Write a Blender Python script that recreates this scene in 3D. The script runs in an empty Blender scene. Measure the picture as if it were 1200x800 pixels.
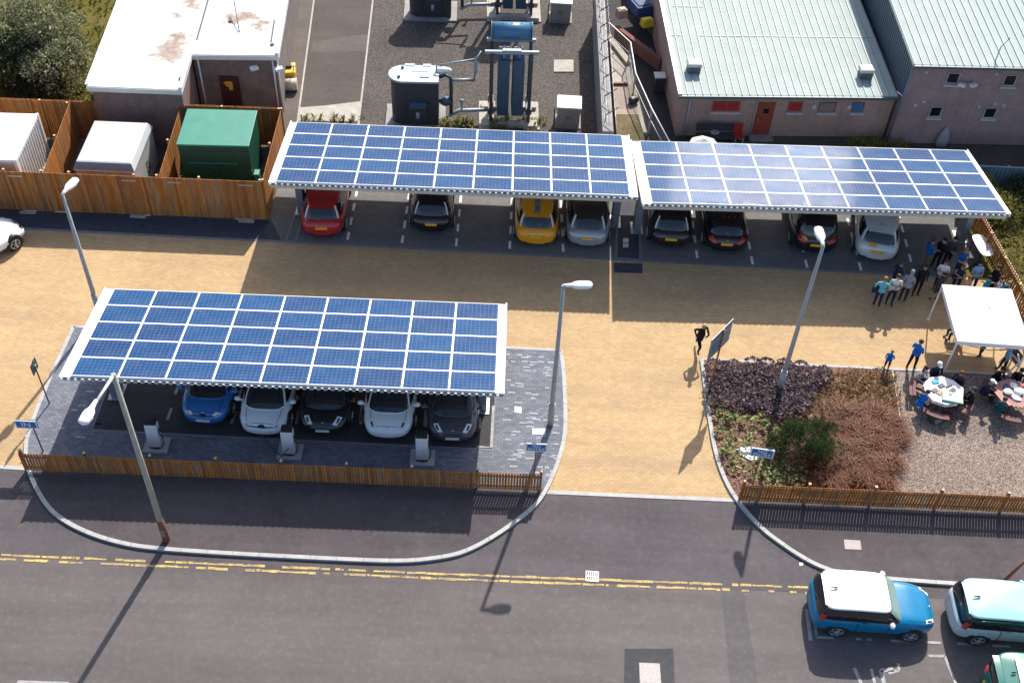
import bpy, bmesh, math, random
from mathutils import Vector, Matrix, Euler
random.seed(7)
rnd = random.random
def U(a, b): return a + (b - a) * random.random()
SC = bpy.context.scene
COL = SC.collection
PI = math.pi
# ------------------------------------------------------------------ camera (solved from the photo's lines)
F, PITCH, ROLL, YAW, CH = 1354.065, .809070, .0520415, -.0083090, 34.7838
_f = Vector((-math.sin(YAW)*math.cos(PITCH), math.cos(YAW)*math.cos(PITCH), -math.sin(PITCH)))
_r0 = Vector((math.cos(YAW), math.sin(YAW), 0)); _u0 = _r0.cross(_f)
_r = _r0*math.cos(ROLL) + _u0*math.sin(ROLL); _u = -_r0*math.sin(ROLL) + _u0*math.cos(ROLL)
def G(u, v, z=0.0):
    """place on the level z that the photo shows at pixel (u, v)"""
    d = _f + _r*((u-600)/F) - _u*((v-400)/F)
    t = (z-CH)/d.z
    return Vector((d.x*t, d.y*t, z))
cd = bpy.data.cameras.new('Camera'); cam = bpy.data.objects.new('Camera', cd); COL.objects.link(cam)
cd.sensor_width = 36; cd.lens = F/1200*36; cd.clip_end = 2000
cam.matrix_world = Matrix(((_r.x, _u.x, -_f.x, 0), (_r.y, _u.y, -_f.y, 0), (_r.z, _u.z, -_f.z, CH), (0, 0, 0, 1)))
SC.camera = cam
# ------------------------------------------------------------------ light
EL, AZ = math.radians(41.43), math.radians(15.53)
sv = Vector((math.sin(AZ)*math.cos(EL), math.cos(AZ)*math.cos(EL), math.sin(EL)))
ld = bpy.data.lights.new('Sun', 'SUN'); ld.energy = 4.1; ld.angle = math.radians(0.53); ld.color = (1, .95, .86)
sun = bpy.data.objects.new('Sun', ld); COL.objects.link(sun)
sun.rotation_euler = sv.to_track_quat('Z', 'Y').to_euler(); sun.location = sv*80
w = bpy.data.worlds.new('World'); SC.world = w; w.use_nodes = True
nt = w.node_tree
sky = nt.nodes.new('ShaderNodeTexSky'); sky.sky_type = 'NISHITA'; sky.sun_disc = False
sky.dust_density = 2; sky.air_density = .9; sky.sun_elevation = EL; sky.sun_rotation = AZ
nt.links.new(sky.outputs[0], nt.nodes['Background'].inputs[0]); nt.nodes['Background'].inputs[1].default_value = 0.125
vs = SC.view_settings; vs.view_transform = 'Standard'; vs.look = 'None'; vs.gamma = 1; vs.exposure = 0.84
# ------------------------------------------------------------------ materials
MATS = {}
class NT:
    def __init__(s, name):
        s.m = bpy.data.materials.new(name); s.m.use_nodes = True; s.t = s.m.node_tree; s.b = s.t.nodes['Principled BSDF']
    def n(s, typ, **k):
        x = s.t.nodes.new(typ)
        for a, v in k.items():
            if a.startswith('i_'):
                key = a[2:]; key = int(key) if key.isdigit() else key
                x.inputs[key].default_value = v
            else: setattr(x, a, v)
        return x
    def l(s, a, b): s.t.links.new(a, b)
    def coord(s): return s.n('ShaderNodeTexCoord').outputs['Object']
    def math(s, op, a, b=None, c=None):
        x = s.n('ShaderNodeMath', operation=op)
        for i, q in enumerate((a, b, c)):
            if q is None: continue
            if isinstance(q, (int, float)): x.inputs[i].default_value = q
            else: s.l(q, x.inputs[i])
        return x.outputs[0]
    def mix(s, fac, a, b, bt='MIX'):
        x = s.n('ShaderNodeMix', data_type='RGBA', blend_type=bt)
        for i, q in ((0, fac), (6, a), (7, b)):
            if isinstance(q, (int, float)): x.inputs[i].default_value = q
            elif isinstance(q, (tuple, list)): x.inputs[i].default_value = (*q[:3], 1)
            else: s.l(q, x.inputs[i])
        return x.outputs[2]
    def noise(s, scale, detail=4, rough=.6, vec=None, out='Fac'):
        x = s.n('ShaderNodeTexNoise'); x.inputs['Scale'].default_value = scale; x.inputs['Detail'].default_value = detail; x.inputs['Roughness'].default_value = rough
        s.l(vec if vec is not None else s.coord(), x.inputs['Vector']); return x.outputs[out]
    def ramp(s, fac, stops):
        x = s.n('ShaderNodeValToRGB'); e = x.color_ramp.elements
        while len(e) < len(stops): e.new(.5)
        for q, (p, c) in zip(e, stops):
            q.position = p; q.color = (*c[:3], 1) if not isinstance(c, (int, float)) else (c, c, c, 1)
        s.l(fac, x.inputs[0]); return x.outputs[0]
    def sep(s, v):
        x = s.n('ShaderNodeSeparateXYZ'); s.l(v, x.inputs[0]); return x.outputs
    def comb(s, a, b, c=0.0):
        x = s.n('ShaderNodeCombineXYZ')
        for i, q in enumerate((a, b, c)):
            if isinstance(q, (int, float)): x.inputs[i].default_value = q
            else: s.l(q, x.inputs[i])
        return x.outputs[0]
    def bump(s, h, strength=.3, dist=.02):
        x = s.n('ShaderNodeBump'); x.inputs['Strength'].default_value = strength; x.inputs['Distance'].default_value = dist
        s.l(h, x.inputs['Height']); s.l(x.outputs[0], s.b.inputs['Normal'])
    def done(s, col, rough=.6, metal=0., spec=.5, coat=0.):
        if isinstance(col, (tuple, list)): s.b.inputs['Base Color'].default_value = (*col[:3], 1)
        else: s.l(col, s.b.inputs['Base Color'])
        if isinstance(rough, (int, float)): s.b.inputs['Roughness'].default_value = rough
        else: s.l(rough, s.b.inputs['Roughness'])
        s.b.inputs['Metallic'].default_value = metal; s.b.inputs['Specular IOR Level'].default_value = spec
        s.b.inputs['Coat Weight'].default_value = coat; s.b.inputs['Coat Roughness'].default_value = .06
        MATS[s.m.name] = s.m; return s.m
def sc(c, k): return tuple(min(1, x*k) for x in c)
def M(name, col, rough=.6, var=.12, scale=6., metal=0., spec=.5, coat=0., bump=0.):
    if name in MATS: return MATS[name]
    s = NT(name); f = s.noise(scale, 5, .65)
    f2 = s.ramp(f, [(.3, 0.), (.7, 1.)])
    c = s.mix(f2, sc(col, 1-var), sc(col, 1+var))
    if bump: s.bump(s.noise(scale*8, 3), bump, .01)
    return s.done(c, rough, metal, spec, coat)
def M_island(name, cols, rough=.7, spec=.3, grain=None, trans=0.):
    """colour picked per loose piece (leaf, slat, stone): cols = ramp stops"""
    if name in MATS: return MATS[name]
    s = NT(name); g = s.n('ShaderNodeNewGeometry')
    n = len(cols); c = s.ramp(g.outputs['Random Per Island'], [(i/max(1, n-1), q) for i, q in enumerate(cols)])
    if grain:
        v = s.sep(s.coord())
        f = s.noise(1.0, 4, .7, s.comb(s.math('MULTIPLY', v[0], grain[0]), s.math('MULTIPLY', v[1], grain[1]), s.math('MULTIPLY', v[2], grain[2])))
        c = s.mix(s.ramp(f, [(.35, 0.), (.7, 1.)]), c, (.55, .5, .48), 'MULTIPLY')
    m = s.done(c, rough, 0., spec)
    if trans:   # thin leaves let light through
        tr = s.n('ShaderNodeBsdfTranslucent'); s.l(s.mix(1., c, (1., 1., .75), 'MULTIPLY'), tr.inputs['Color'])
        mx = s.n('ShaderNodeMixShader'); mx.inputs[0].default_value = trans; s.l(s.b.outputs[0], mx.inputs[1]); s.l(tr.outputs[0], mx.inputs[2])
        s.l(mx.outputs[0], s.t.nodes['Material Output'].inputs['Surface'])
    return m
def asphalt(name, col, dark, blot=.5, fine=90.):
    s = NT(name); a = s.noise(blot, 6, .62); b = s.noise(fine, 3, .7); v = s.noise(4., 5, .7)
    c = s.mix(s.ramp(a, [(.3, 0.), (.72, 1.)]), dark, col)
    c = s.mix(s.ramp(b, [(.3, .55), (.72, 1.)]), (0, 0, 0), c)
    c = s.mix(s.math('MULTIPLY', s.ramp(v, [(.5, 0.), (.8, 1.)]), .35), c, sc(col, 1.35))
    x = s.sep(s.coord()); tr = s.noise(1., 4, .6, s.comb(s.math('MULTIPLY', x[0], .06), s.math('MULTIPLY', x[1], 1.1)))
    c = s.mix(1., c, s.ramp(tr, [(.3, .86), (.7, 1.1)]), 'MULTIPLY')
    sp = s.ramp(s.noise(1.3, 2, .4), [(.66, 0.), (.74, 1.)]); c = s.mix(s.math('MULTIPLY', sp, .28), c, sc(dark, .55))
    s.bump(b, .35, .01); return s.done(c, .88, 0, .25)
def paving(name, c1, c2, mortar, bw, bh, rot=0., blot=.35, tone=(.8, 1.12), msize=.012):
    s = NT(name); mp = s.n('ShaderNodeMapping'); mp.inputs['Rotation'].default_value = (0, 0, rot); s.l(s.coord(), mp.inputs[0])
    br = s.n('ShaderNodeTexBrick'); s.l(mp.outputs[0], br.inputs['Vector'])
    br.inputs['Color1'].default_value = (*c1, 1); br.inputs['Color2'].default_value = (*c2, 1); br.inputs['Mortar'].default_value = (*mortar, 1)
    br.inputs['Scale'].default_value = 1; br.inputs['Brick Width'].default_value = bw; br.inputs['Row Height'].default_value = bh
    br.inputs['Mortar Size'].default_value = msize; br.inputs['Mortar Smooth'].default_value = .3; br.inputs['Bias'].default_value = .0
    a = s.noise(blot, 6, .65); k = s.ramp(a, [(.25, tone[0]), (.75, tone[1])])
    c = s.mix(1., br.outputs['Color'], k, 'MULTIPLY')
    f = s.ramp(s.noise(2.3, 6, .75), [(.45, .92), (.75, 1.06)])
    c = s.mix(1., c, f, 'MULTIPLY')
    x = s.sep(s.coord()); tr = s.noise(1., 5, .62, s.comb(s.math('MULTIPLY', x[0], .09), s.math('MULTIPLY', x[1], .8)))
    c = s.mix(s.math('MULTIPLY', s.ramp(tr, [(.48, 0.), (.68, 1.)]), .34), c, (.20, .145, .105) if c1[0] > .3 else sc(c1, .6))
    sp = s.ramp(s.noise(.55, 5, .7), [(.60, 0.), (.72, 1.)]); c = s.mix(s.math('MULTIPLY', sp, .30), c, sc(c1, .5))
    s.bump(br.outputs['Fac'], -.35, .008); return s.done(c, .82, 0, .3)
def gravel(name, cols, size=14., blot=.4, bump=.8):
    s = NT(name); vo = s.n('ShaderNodeTexVoronoi'); vo.inputs['Scale'].default_value = size; s.l(s.coord(), vo.inputs['Vector'])
    x = s.sep(vo.outputs['Color']); c = s.ramp(x[0], [(i/(len(cols)-1), q) for i, q in enumerate(cols)])
    d = s.ramp(vo.outputs['Distance'], [(.25, 1.), (.75, .45)]); c = s.mix(1., c, d, 'MULTIPLY')
    a = s.ramp(s.noise(blot, 5), [(.3, .82), (.7, 1.12)]); c = s.mix(1., c, a, 'MULTIPLY')
    s.bump(s.math('SUBTRACT', 1., vo.outputs['Distance']), bump, .02); return s.done(c, .9, 0, .2)
def brickwall(name, c1, c2, mortar):
    s = NT(name); v = s.sep(s.coord()); uv = s.comb(s.math('ADD', v[0], v[1]), v[2])
    br = s.n('ShaderNodeTexBrick'); s.l(uv, br.inputs['Vector']); br.inputs['Scale'].default_value = 1
    br.inputs['Color1'].default_value = (*c1, 1); br.inputs['Color2'].default_value = (*c2, 1); br.inputs['Mortar'].default_value = (*mortar, 1)
    br.inputs['Brick Width'].default_value = .225; br.inputs['Row Height'].default_value = .075; br.inputs['Mortar Size'].default_value = .012
    a = s.ramp(s.noise(.9, 6, .7), [(.3, .78), (.72, 1.12)]); c = s.mix(1., br.outputs['Color'], a, 'MULTIPLY')
    st = s.noise(1., 4, .7, s.comb(s.math('MULTIPLY', s.math('ADD', v[0], v[1]), 2.2), s.math('MULTIPLY', v[2], .25)))
    c = s.mix(s.math('MULTIPLY', s.ramp(st, [(.5, 0.), (.75, 1.)]), .35), c, sc(c1, .5))
    s.bump(br.outputs['Fac'], -.4, .01); return s.done(c, .85, 0, .25)
TAN = paving('tan_block_paving', (.535, .365, .19), (.45, .30, .152), (.345, .23, .12), .21, .105, 0., .3, (.86, 1.1), .010)
SLATE = paving('slate_block_paving', (.135, .145, .18), (.21, .22, .26), (.085, .09, .11), .22, .11, 0., .5, (.75, 1.15), .010)
DARKBLOCK = paving('dark_block_paving', (.05, .055, .075), (.07, .075, .095), (.035, .035, .045), .24, .12, 0., .5)
OLDROAD = asphalt('worn_asphalt', (.174, .152, .148), (.132, .115, .113), .22)
NEWROAD = asphalt('newer_asphalt', (.136, .118, .123), (.095, .082, .088), .3)
FOOTWAY = asphalt('footway_asphalt', (.117, .098, .102), (.080, .068, .074), .6, 60.)
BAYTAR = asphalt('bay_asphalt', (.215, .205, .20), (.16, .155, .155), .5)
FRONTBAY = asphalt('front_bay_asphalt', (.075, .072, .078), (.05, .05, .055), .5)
PATCH = asphalt('patched_asphalt', (.085, .083, .088), (.06, .06, .064), .6)
CHIP = gravel('patio_gravel', [(.16, .115, .092), (.255, .195, .16), (.36, .285, .24), (.47, .39, .335)], 24.)
SUBGRAVEL = gravel('yard_gravel', [(.075, .065, .058), (.108, .092, .083), (.145, .125, .112), (.18, .155, .138)], 20., .3)
BARK = gravel('bark_mulch', [(.10, .045, .035), (.17, .08, .06), (.26, .14, .10), (.33, .21, .16)], 16., .8)
def grassmat(name, a, b, c):
    s = NT(name); n1 = s.noise(.45, 6, .7); n2 = s.noise(9., 5, .8)
    k = s.ramp(n1, [(.3, a), (.5, b), (.72, c)]); k = s.mix(1., k, s.ramp(n2, [(.3, .55), (.7, 1.2)]), 'MULTIPLY')
    s.bump(n2, .8, .05); return s.done(k, .95, 0, .1)
GRASS = grassmat('rough_grass', (.10, .085, .018), (.13, .115, .026), (.175, .145, .045))
DIRT = grassmat('dry_ground', (.07, .058, .045), (.11, .09, .07), (.15, .12, .09))
CONC = M('pale_concrete', (.36, .33, .29), .85, .2, 2.5, bump=.2)
CONC2 = M('grey_concrete', (.25, .235, .225), .85, .25, 1.6, bump=.2)
KERB = M('kerb_concrete', (.38, .375, .36), .8, .15, 3., bump=.15)
KERBD = M('dark_edging', (.16, .165, .185), .8, .15, 3.)
WHITEPAINT = M('white_line_paint', (.72, .72, .70), .6, .14, 9.)
WORNWHITE = M('worn_line_paint', (.30, .29, .285), .7, .3, 5.)
_y = NT('yellow_line_paint'); _w = _y.ramp(_y.noise(9., 6, .75), [(.36, 0.), (.48, 1.)]); _w2 = _y.ramp(_y.noise(1.1, 3, .6), [(.35, .25), (.65, .9)])
YELPAINT = _y.done(_y.mix(_y.math('MULTIPLY', _w, _w2), (.17, .145, .12), (.66, .46, .14)), .75, 0, .2)
WHITE = M('white_coated_steel', (.80, .80, .78), .38, .05, 3.)
OFFWHITE = M('offwhite_paint', (.66, .66, .63), .5, .08, 3.)
GALV = M('galvanised_steel', (.42, .43, .44), .45, .15, 6., metal=.5)
POLEGREY = M('lamp_pole_grey', (.36, .355, .345), .5, .12, 5.)
POLECONC = M('lamp_pole_concrete', (.36, .35, .29), .75, .18, 5.)
RUST = M('rust_brown_paint', (.17, .065, .04), .7, .2, 8.)
STEELBLUE = M('column_bluegrey', (.16, .185, .22), .5, .1, 4.)
STEELDK = M('dark_steel', (.045, .05, .06), .5, .15, 5.)
TIMBER = M_island('stained_timber', [(.33, .115, .027), (.44, .17, .042), (.54, .23, .064), (.39, .145, .035), (.42, .24, .12), (.30, .12, .04)], .75, .2, (14., 14., 1.2))
TIMBERDK = M('timber_rail', (.31, .12, .034), .75, .2, 6.)
TIMBERTOP = M('sawn_timber_end', (.60, .42, .26), .8, .1, 6.)
BLACK = M('black_plastic', (.018, .018, .02), .45, .1, 6.)
RUBBER = M('tyre_rubber', (.022, .022, .023), .85, .1, 8.)
GLASS = NT('dark_car_glass').done((.012, .016, .022), .06, 0, .8)
GLASSG = NT('greenish_car_glass').done((.20, .30, .26), .08, 0, .8)
RIM = M('alloy_rim', (.55, .56, .58), .3, .05, 5., metal=.7)
YPLATE = M('yellow_plate', (.80, .42, .03), .5, .05, 5.)
WPLATE = M('white_plate', (.75, .75, .72), .5, .05, 5.)
LAMPGLASS = NT('lamp_lens').done((.72, .74, .76), .15, 0, .6)
REDLENS = NT('red_lens').done((.42, .03, .025), .2, 0, .6)
SIGNBLUE = M('sign_blue', (.010, .15, .40), .4, .06, 4.)
SIGNWHITE = M('sign_white', (.78, .88, .92), .5, .03, 4.)
SKIN = M('skin', (.46, .26, .18), .6, .08, 9.)
# ------------------------------------------------------------------ mesh builder
class MB:
    def __init__(s): s.v = []; s.f = []; s.mi = []; s.sm = []
    def add(s, vs, fs, mi=0, smooth=False):
        o = len(s.v); s.v += [tuple(q) for q in vs]; s.f += [tuple(i+o for i in q) for q in fs]
        s.mi += [mi]*len(fs); s.sm += [smooth]*len(fs); return s
    def box(s, c, d, rz=0., mi=0, top=(1, 1)):
        x, y, z = d[0]/2, d[1]/2, d[2]/2; vs = []
        cr, sr = math.cos(rz), math.sin(rz)
        for sz in (-1, 1):
            for sx, sy in ((-1, -1), (1, -1), (1, 1), (-1, 1)):
                k = top if sz > 0 else (1, 1)
                px, py = sx*x*k[0], sy*y*k[1]
                vs.append((c[0]+px*cr-py*sr, c[1]+px*sr+py*cr, c[2]+sz*z))
        return s.add(vs, [(3, 2, 1, 0), (4, 5, 6, 7), (0, 1, 5, 4), (1, 2, 6, 5), (2, 3, 7, 6), (3, 0, 4, 7)], mi)
    def bar(s, a, b, w, h=None, mi=0):
        """rectangular bar from a to b"""
        h = h or w; a = Vector(a); b = Vector(b); d = (b-a).normalized()
        up = Vector((0, 0, 1)) if abs(d.z) < .95 else Vector((0, 1, 0))
        r = d.cross(up).normalized(); u = r.cross(d)
        vs = [p + r*(i*w/2) + u*(j*h/2) for p in (a, b) for i, j in ((-1, -1), (1, -1), (1, 1), (-1, 1))]
        return s.add(vs, [(0, 1, 2, 3), (7, 6, 5, 4), (4, 5, 1, 0), (5, 6, 2, 1), (6, 7, 3, 2), (7, 4, 0, 3)], mi)
    def rings(s, rs, closed=True, caps=True, mi=0, smooth=True):
        n = len(rs[0]); o = len(s.v); vs = [q for r in rs for q in r]; fs = []
        for i in range(len(rs)-1):
            for j in range(n if closed else n-1):
                k = (j+1) % n; fs.append((i*n+j, i*n+k, (i+1)*n+k, (i+1)*n+j))
        s.add(vs, fs, mi, smooth)
        if caps:
            s.f += [tuple(o+j for j in reversed(range(n))), tuple(o+(len(rs)-1)*n+j for j in range(n))]; s.mi += [mi]*2; s.sm += [False]*2
        return s
    def tube(s, pts, r, n=8, mi=0, smooth=True, r2=None):
        pts = [Vector(p) for p in pts]; rs = []; m = len(pts)
        for i, p in enumerate(pts):
            d = (pts[min(i+1, m-1)]-pts[max(i-1, 0)]).normalized()
            a = Vector((0, 0, 1)) if abs(d.z) < .9 else Vector((1, 0, 0))
            x = d.cross(a).normalized(); y = d.cross(x)
            rr = r if not isinstance(r, (list, tuple)) else r[i]
            if r2 is not None: rr = r + (r2-r)*i/(m-1)
            rs.append([p + x*(rr*math.cos(2*PI*k/n)) + y*(rr*math.sin(2*PI*k/n)) for k in range(n)])
        return s.rings(rs, True, True, mi, smooth)
    def prism(s, poly, z0, z1, mi=0):
        n = len(poly); vs = [(p[0], p[1], z0) for p in poly] + [(p[0], p[1], z1) for p in poly]
        fs = [tuple(reversed(range(n))), tuple(range(n, 2*n))] + [(i, (i+1) % n, n+(i+1) % n, n+i) for i in range(n)]
        return s.add(vs, fs, mi)
    def ngon(s, poly, z, mi=0):
        return s.add([(p[0], p[1], z) for p in poly], [tuple(range(len(poly)))], mi)
    def ball(s, c, r, n=8, m=6, mi=0):
        rx, ry, rz = r if isinstance(r, (tuple, list)) else (r, r, r); vs = []; fs = []
        for i in range(m+1):
            a = PI*i/m - PI/2
            for j in range(n):
                b = 2*PI*j/n; vs.append((c[0]+rx*math.cos(a)*math.cos(b), c[1]+ry*math.cos(a)*math.sin(b), c[2]+rz*math.sin(a)))
        for i in range(m):
            for j in range(n): fs.append((i*n+j, i*n+(j+1) % n, (i+1)*n+(j+1) % n, (i+1)*n+j))
        return s.add(vs, fs, mi, True)
    def grid(s, P, mi=0, smooth=True):
        """P: rows of points"""
        n = len(P[0]); return s.add([q for r in P for q in r], [(i*n+j, i*n+j+1, (i+1)*n+j+1, (i+1)*n+j) for i in range(len(P)-1) for j in range(n-1)], mi, smooth)
    def mesh(s, name, mats):
        me = bpy.data.meshes.new(name); me.from_pydata(s.v, [], s.f)
        for m in (mats if isinstance(mats, (list, tuple)) else [mats]): me.materials.append(m)
        me.polygons.foreach_set('material_index', s.mi); me.polygons.foreach_set('use_smooth', s.sm); me.update(); return me
def fixn(me):
    bm = bmesh.new(); bm.from_mesh(me); bmesh.ops.remove_doubles(bm, verts=bm.verts, dist=1e-5); bmesh.ops.recalc_face_normals(bm, faces=bm.faces); bm.to_mesh(me); bm.free()
def obj(name, mb, mats, parent=None, loc=None, rz=0., bevel=0., fix=False, me=None):
    me = me or mb.mesh(name, mats)
    if fix: fixn(me)
    o = bpy.data.objects.new(name, me); COL.objects.link(o)
    if parent is not None: o.parent = parent
    if loc is not None: o.location = loc
    o.rotation_euler = (0, 0, rz)
    if bevel:
        b = o.modifiers.new('Bevel', 'BEVEL'); b.width = bevel; b.segments = 2; b.limit_method = 'ANGLE'; b.angle_limit = math.radians(40)
    return o
def tag(o, label=None, cat=None, group=None, kind=None):
    if label: o['label'] = label
    if cat: o['category'] = cat
    if group: o['group'] = group
    if kind: o['kind'] = kind
    return o
def thing(name, label, cat, loc=(0, 0, 0), rz=0., group=None):
    o = bpy.data.objects.new(name, None); COL.objects.link(o); o.location = loc; o.rotation_euler = (0, 0, rz); o.empty_display_size = .3
    return tag(o, label, cat, group)
def struct(name, mb, mats, fix=False):
    return tag(obj(name, mb, mats, fix=fix), kind='structure')
def children(o): return [c for c in COL.objects if c.parent == o]
def copy_tree(o, parent=None, kids=None):
    kids = kids if kids is not None else children(o)
    c = o.copy(); COL.objects.link(c)
    if parent is not None: c.parent = parent
    for ch in kids: copy_tree(ch, c)
    return c
def spline(pts, n=6, closed=False):
    P = [Vector((p[0], p[1], 0)) for p in pts]; out = []; m = len(P)
    for i in range(m if closed else m-1):
        a, b, c, d = (P[(i-1) % m], P[i], P[(i+1) % m], P[(i+2) % m]) if closed else (P[max(i-1, 0)], P[i], P[i+1], P[min(i+2, m-1)])
        for k in range(n):
            t = k/n; out.append(.5*((2*b)+(-a+c)*t+(2*a-5*b+4*c-d)*t*t+(-a+3*b-3*c+d)*t**3))
    if not closed: out.append(P[-1])
    return out
def strip(mb, pts, w, z0, z1, mi=0, side=0):
    """kerb or line of width w along pts; side -1/0/1 shifts it"""
    n = len(pts); L = []; R = []
    for i, p in enumerate(pts):
        d = pts[min(i+1, n-1)]-pts[max(i-1, 0)]; d.z = 0; d.normalize(); nrm = Vector((-d.y, d.x, 0))
        L.append(p+nrm*w*(.5+side*.5)); R.append(p-nrm*w*(.5-side*.5))
    rs = [[(l.x, l.y, z0), (r.x, r.y, z0), (r.x, r.y, z1), (l.x, l.y, z1)] for l, r in zip(L, R)]
    return mb.rings(rs, True, True, mi, False)
def text_mesh(s, size):
    cu = bpy.data.curves.new('lettering', 'FONT'); cu.body = s; cu.size = size; cu.align_x = 'CENTER'; cu.align_y = 'CENTER'; cu.extrude = .003
    t = bpy.data.objects.new('lettering', cu); COL.objects.link(t)
    dg = bpy.context.evaluated_depsgraph_get(); me = bpy.data.meshes.new_from_object(t.evaluated_get(dg))
    COL.objects.unlink(t); bpy.data.objects.remove(t); bpy.data.curves.remove(cu); return me
def GP(pts, z=0.): return [G(u, v, z) for u, v in pts]
# ================================================================== THE SETTING: ground, road, paving
KZ = .09
def poly(name, pts, z, m, **k): return struct(name, MB().ngon(pts, z), m, **k)
poly('ground', [(-250, -150), (250, -150), (250, 350), (-250, 350)], -.06, GRASS)
ySouth = G(640, 576.3).y
poly('road', [(-90, -40), (90, -40), (90, ySouth+.6), (-90, ySouth+.6)], -.004, OLDROAD)
# newer asphalt of the bell mouths, up to the yellow lines
bm_ = [G(-300, 636), G(0, 650.5), G(300, 665), G(700, 683), G(947, 694), G(1300, 709)]
poly('bell_mouth_surface', [tuple(p[:2]) for p in bm_] + [(40, ySouth), (-40, ySouth)], .0, NEWROAD)
poly('driveway', [(-45, ySouth), (22.9, ySouth), (22.9, G(1140, 326).y)] + [tuple(G(*q)[:2]) for q in ((1110, 324), (840, 309.5), (407, 286), (0, 265.5), (-200, 255))] + [(-45, 40)], .008, TAN)
# flush kerb between driveway and road
mb = MB()
for a, b in (((-60, 543.5), (33, 549)), ((636, 576.3), (862, 586))): strip(mb, [G(*a), G(*b)], .16, -.01, .016)
struct('driveway_threshold', mb, KERB)
# rear bays
rk = [G(-200, 256), G(0, 266.5), G(200, 277), G(407, 287), G(600, 297.5), G(840, 310.5), G(1008, 319.5), G(1110, 325)]
bay = [tuple(p[:2]) for p in rk] + [(21.5, 39.6), (21.4, 45.8), (-11.05, 45.8), (-11.05, 40.3), (-45, 39.9)]
poly('rear_bay_surface', bay, .014, BAYTAR)
mb = MB(); strip(mb, rk, .13, -.01, .022); struct('rear_kerb', mb, KERBD)
# strip of dark blocks before the compound
poly('compound_apron', [tuple(G(-200, 257)[:2]), tuple(G(0, 267)[:2]), tuple(G(330, 283)[:2]), (-11.02, 40.3), (-45, 40.1)], .018, DARKBLOCK)
mb = MB()
c0 = G(346, 283.5); c1 = G(362, 232)
strip(mb, [c0, c1], .14, 0, .03)
c0 = G(335, 283); strip(mb, [c0, G(352, 232)], .1, 0, .028)
struct('bay_edging', mb, KERBD)
# white dashes of the rear bays
mb = MB()
lines = [((407.25, 281.2), (418.75, 221.2)), ((471, 285), (480, 224.5)), ((534.5, 288.7), (540.5, 227.5)), ((597.2, 291.7), (600.2, 230)),
         ((660, 295), (658, 252)), ((817, 302.5), (811, 255)), ((882, 310), (871.5, 252)), ((946, 314), (929, 245)), ((1009, 317), (990.2, 245.8)), ((1067.6, 307), (1051, 245))]
for a, b in lines:
    A = G(*a); B = G(*b); d = (B-A).normalized()
    for k in range(6):
        s0 = -.0+k*1.02
        strip(mb, [A+d*s0, A+d*(s0+.52)], .11, .0, .0195)
struct('bay_markings', mb, WHITEPAINT)
# plinth of dark slabs between the two rear canopies
def frame(mb, q, w, z0, z1):
    q = [Vector(p) for p in q]
    for i in range(4):
        a, b = q[i], q[(i+1) % 4]; d = (b-a).normalized(); mb.bar((a+d*(w/2)) + Vector((0, 0, (z0+z1)/2)), (b-d*(w/2)*(1 if i < 9 else 0)) + Vector((0, 0, (z0+z1)/2)), w, z1-z0)
q = GP([(722, 303.5), (750.5, 305), (748, 230), (723, 230)])
poly('cable_pit_slab', q, .026, DARKBLOCK)
mb = MB()
for i in range(3): strip(mb, [q[(i-1) % 4], q[i % 4]], .12, .0, .05)
struct('cable_pit_edging', mb, KERBD)
poly('crossing_slab', GP([(719, 308), (753, 309), (752.5, 320.5), (719.5, 319.5)]), .0175, DARKBLOCK)
mb = MB()
for a, lb_ in ((((730, 280), (736.5, 280), (736.5, 285), (730, 285)), 'farther'), (((730, 286.2), (736.7, 286.2), (736.7, 290.5), (730, 290.5)), 'nearer')): tag(obj('inspection_cover', MB().prism(GP(a), .02, .045), GALV), lb_+' of the two small pale covers in the dark slab between the rear canopies', 'cover')
# ---- front island
fk = [(87, 384), (60, 443), (37, 500), (31, 528), (36, 557), (55, 592), (78, 612), (112, 628), (150, 638.5), (187, 643.5), (240, 647.5), (300, 651), (400, 656), (460, 658), (500, 656), (540, 648.5), (575, 631.5), (609, 608), (631, 588), (645, 564), (656, 535), (662, 506), (662, 470), (660, 435), (657, 412)]
fkp = spline(GP(fk), 5); north = [G(657, 412), G(87, 384)]
isl = [p for p in fkp]
struct('front_island', MB().prism([tuple(p[:2]) for p in isl], -.05, KZ), FOOTWAY, fix=True)
FY0 = G(100, 553).y
inner = [p for p in isl if p.y > FY0-.02]
poly('front_island_paving', [tuple(p[:2]) for p in inner], KZ+.004, SLATE)
mb = MB(); strip(mb, fkp, .15, -.05, KZ+.012, side=0); strip(mb, [north[0], north[1]], .13, -.05, KZ+.012); struct('front_island_kerb', mb, KERB)
fb = GP([(103, 505), (165, 407), (577, 407), (577, 527)], KZ)
fb = [G(108, 504, KZ), G(577, 527, KZ)]; e = (fb[1]-fb[0]).normalized(); nn = Vector((-e.y, e.x, 0))
FBAY = [fb[0], fb[1], fb[1]+nn*5.2, fb[0]+nn*5.2]
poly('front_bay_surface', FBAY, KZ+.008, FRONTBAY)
mb = MB(); strip(mb, [FBAY[3], FBAY[0], FBAY[1], FBAY[2]], .10, KZ, KZ+.013); struct('front_bay_border', mb, KERBD)
strip(mb := MB(), [FBAY[1]+Vector((-.6, .12, 0)), FBAY[1]+Vector((-.05, .12, 0)), FBAY[1]+Vector((-.05, 2.2, 0))], .10, KZ, KZ+.017); struct('front_bay_corner_line', mb, WORNWHITE)
mb = MB()
for (a, b) in (((196, 492), (201, 478)), ((205, 462), (212, 447)), ((271, 496), (276.5, 482)), ((279, 467), (283, 456)), ((347, 497), (350, 482)), ((422, 497), (425, 470)), ((497.5, 500), (499, 480)), ((424, 494), (426, 479))):
    strip(mb, [G(*a, KZ), G(*b, KZ)], .11, KZ, KZ+.016)
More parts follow.
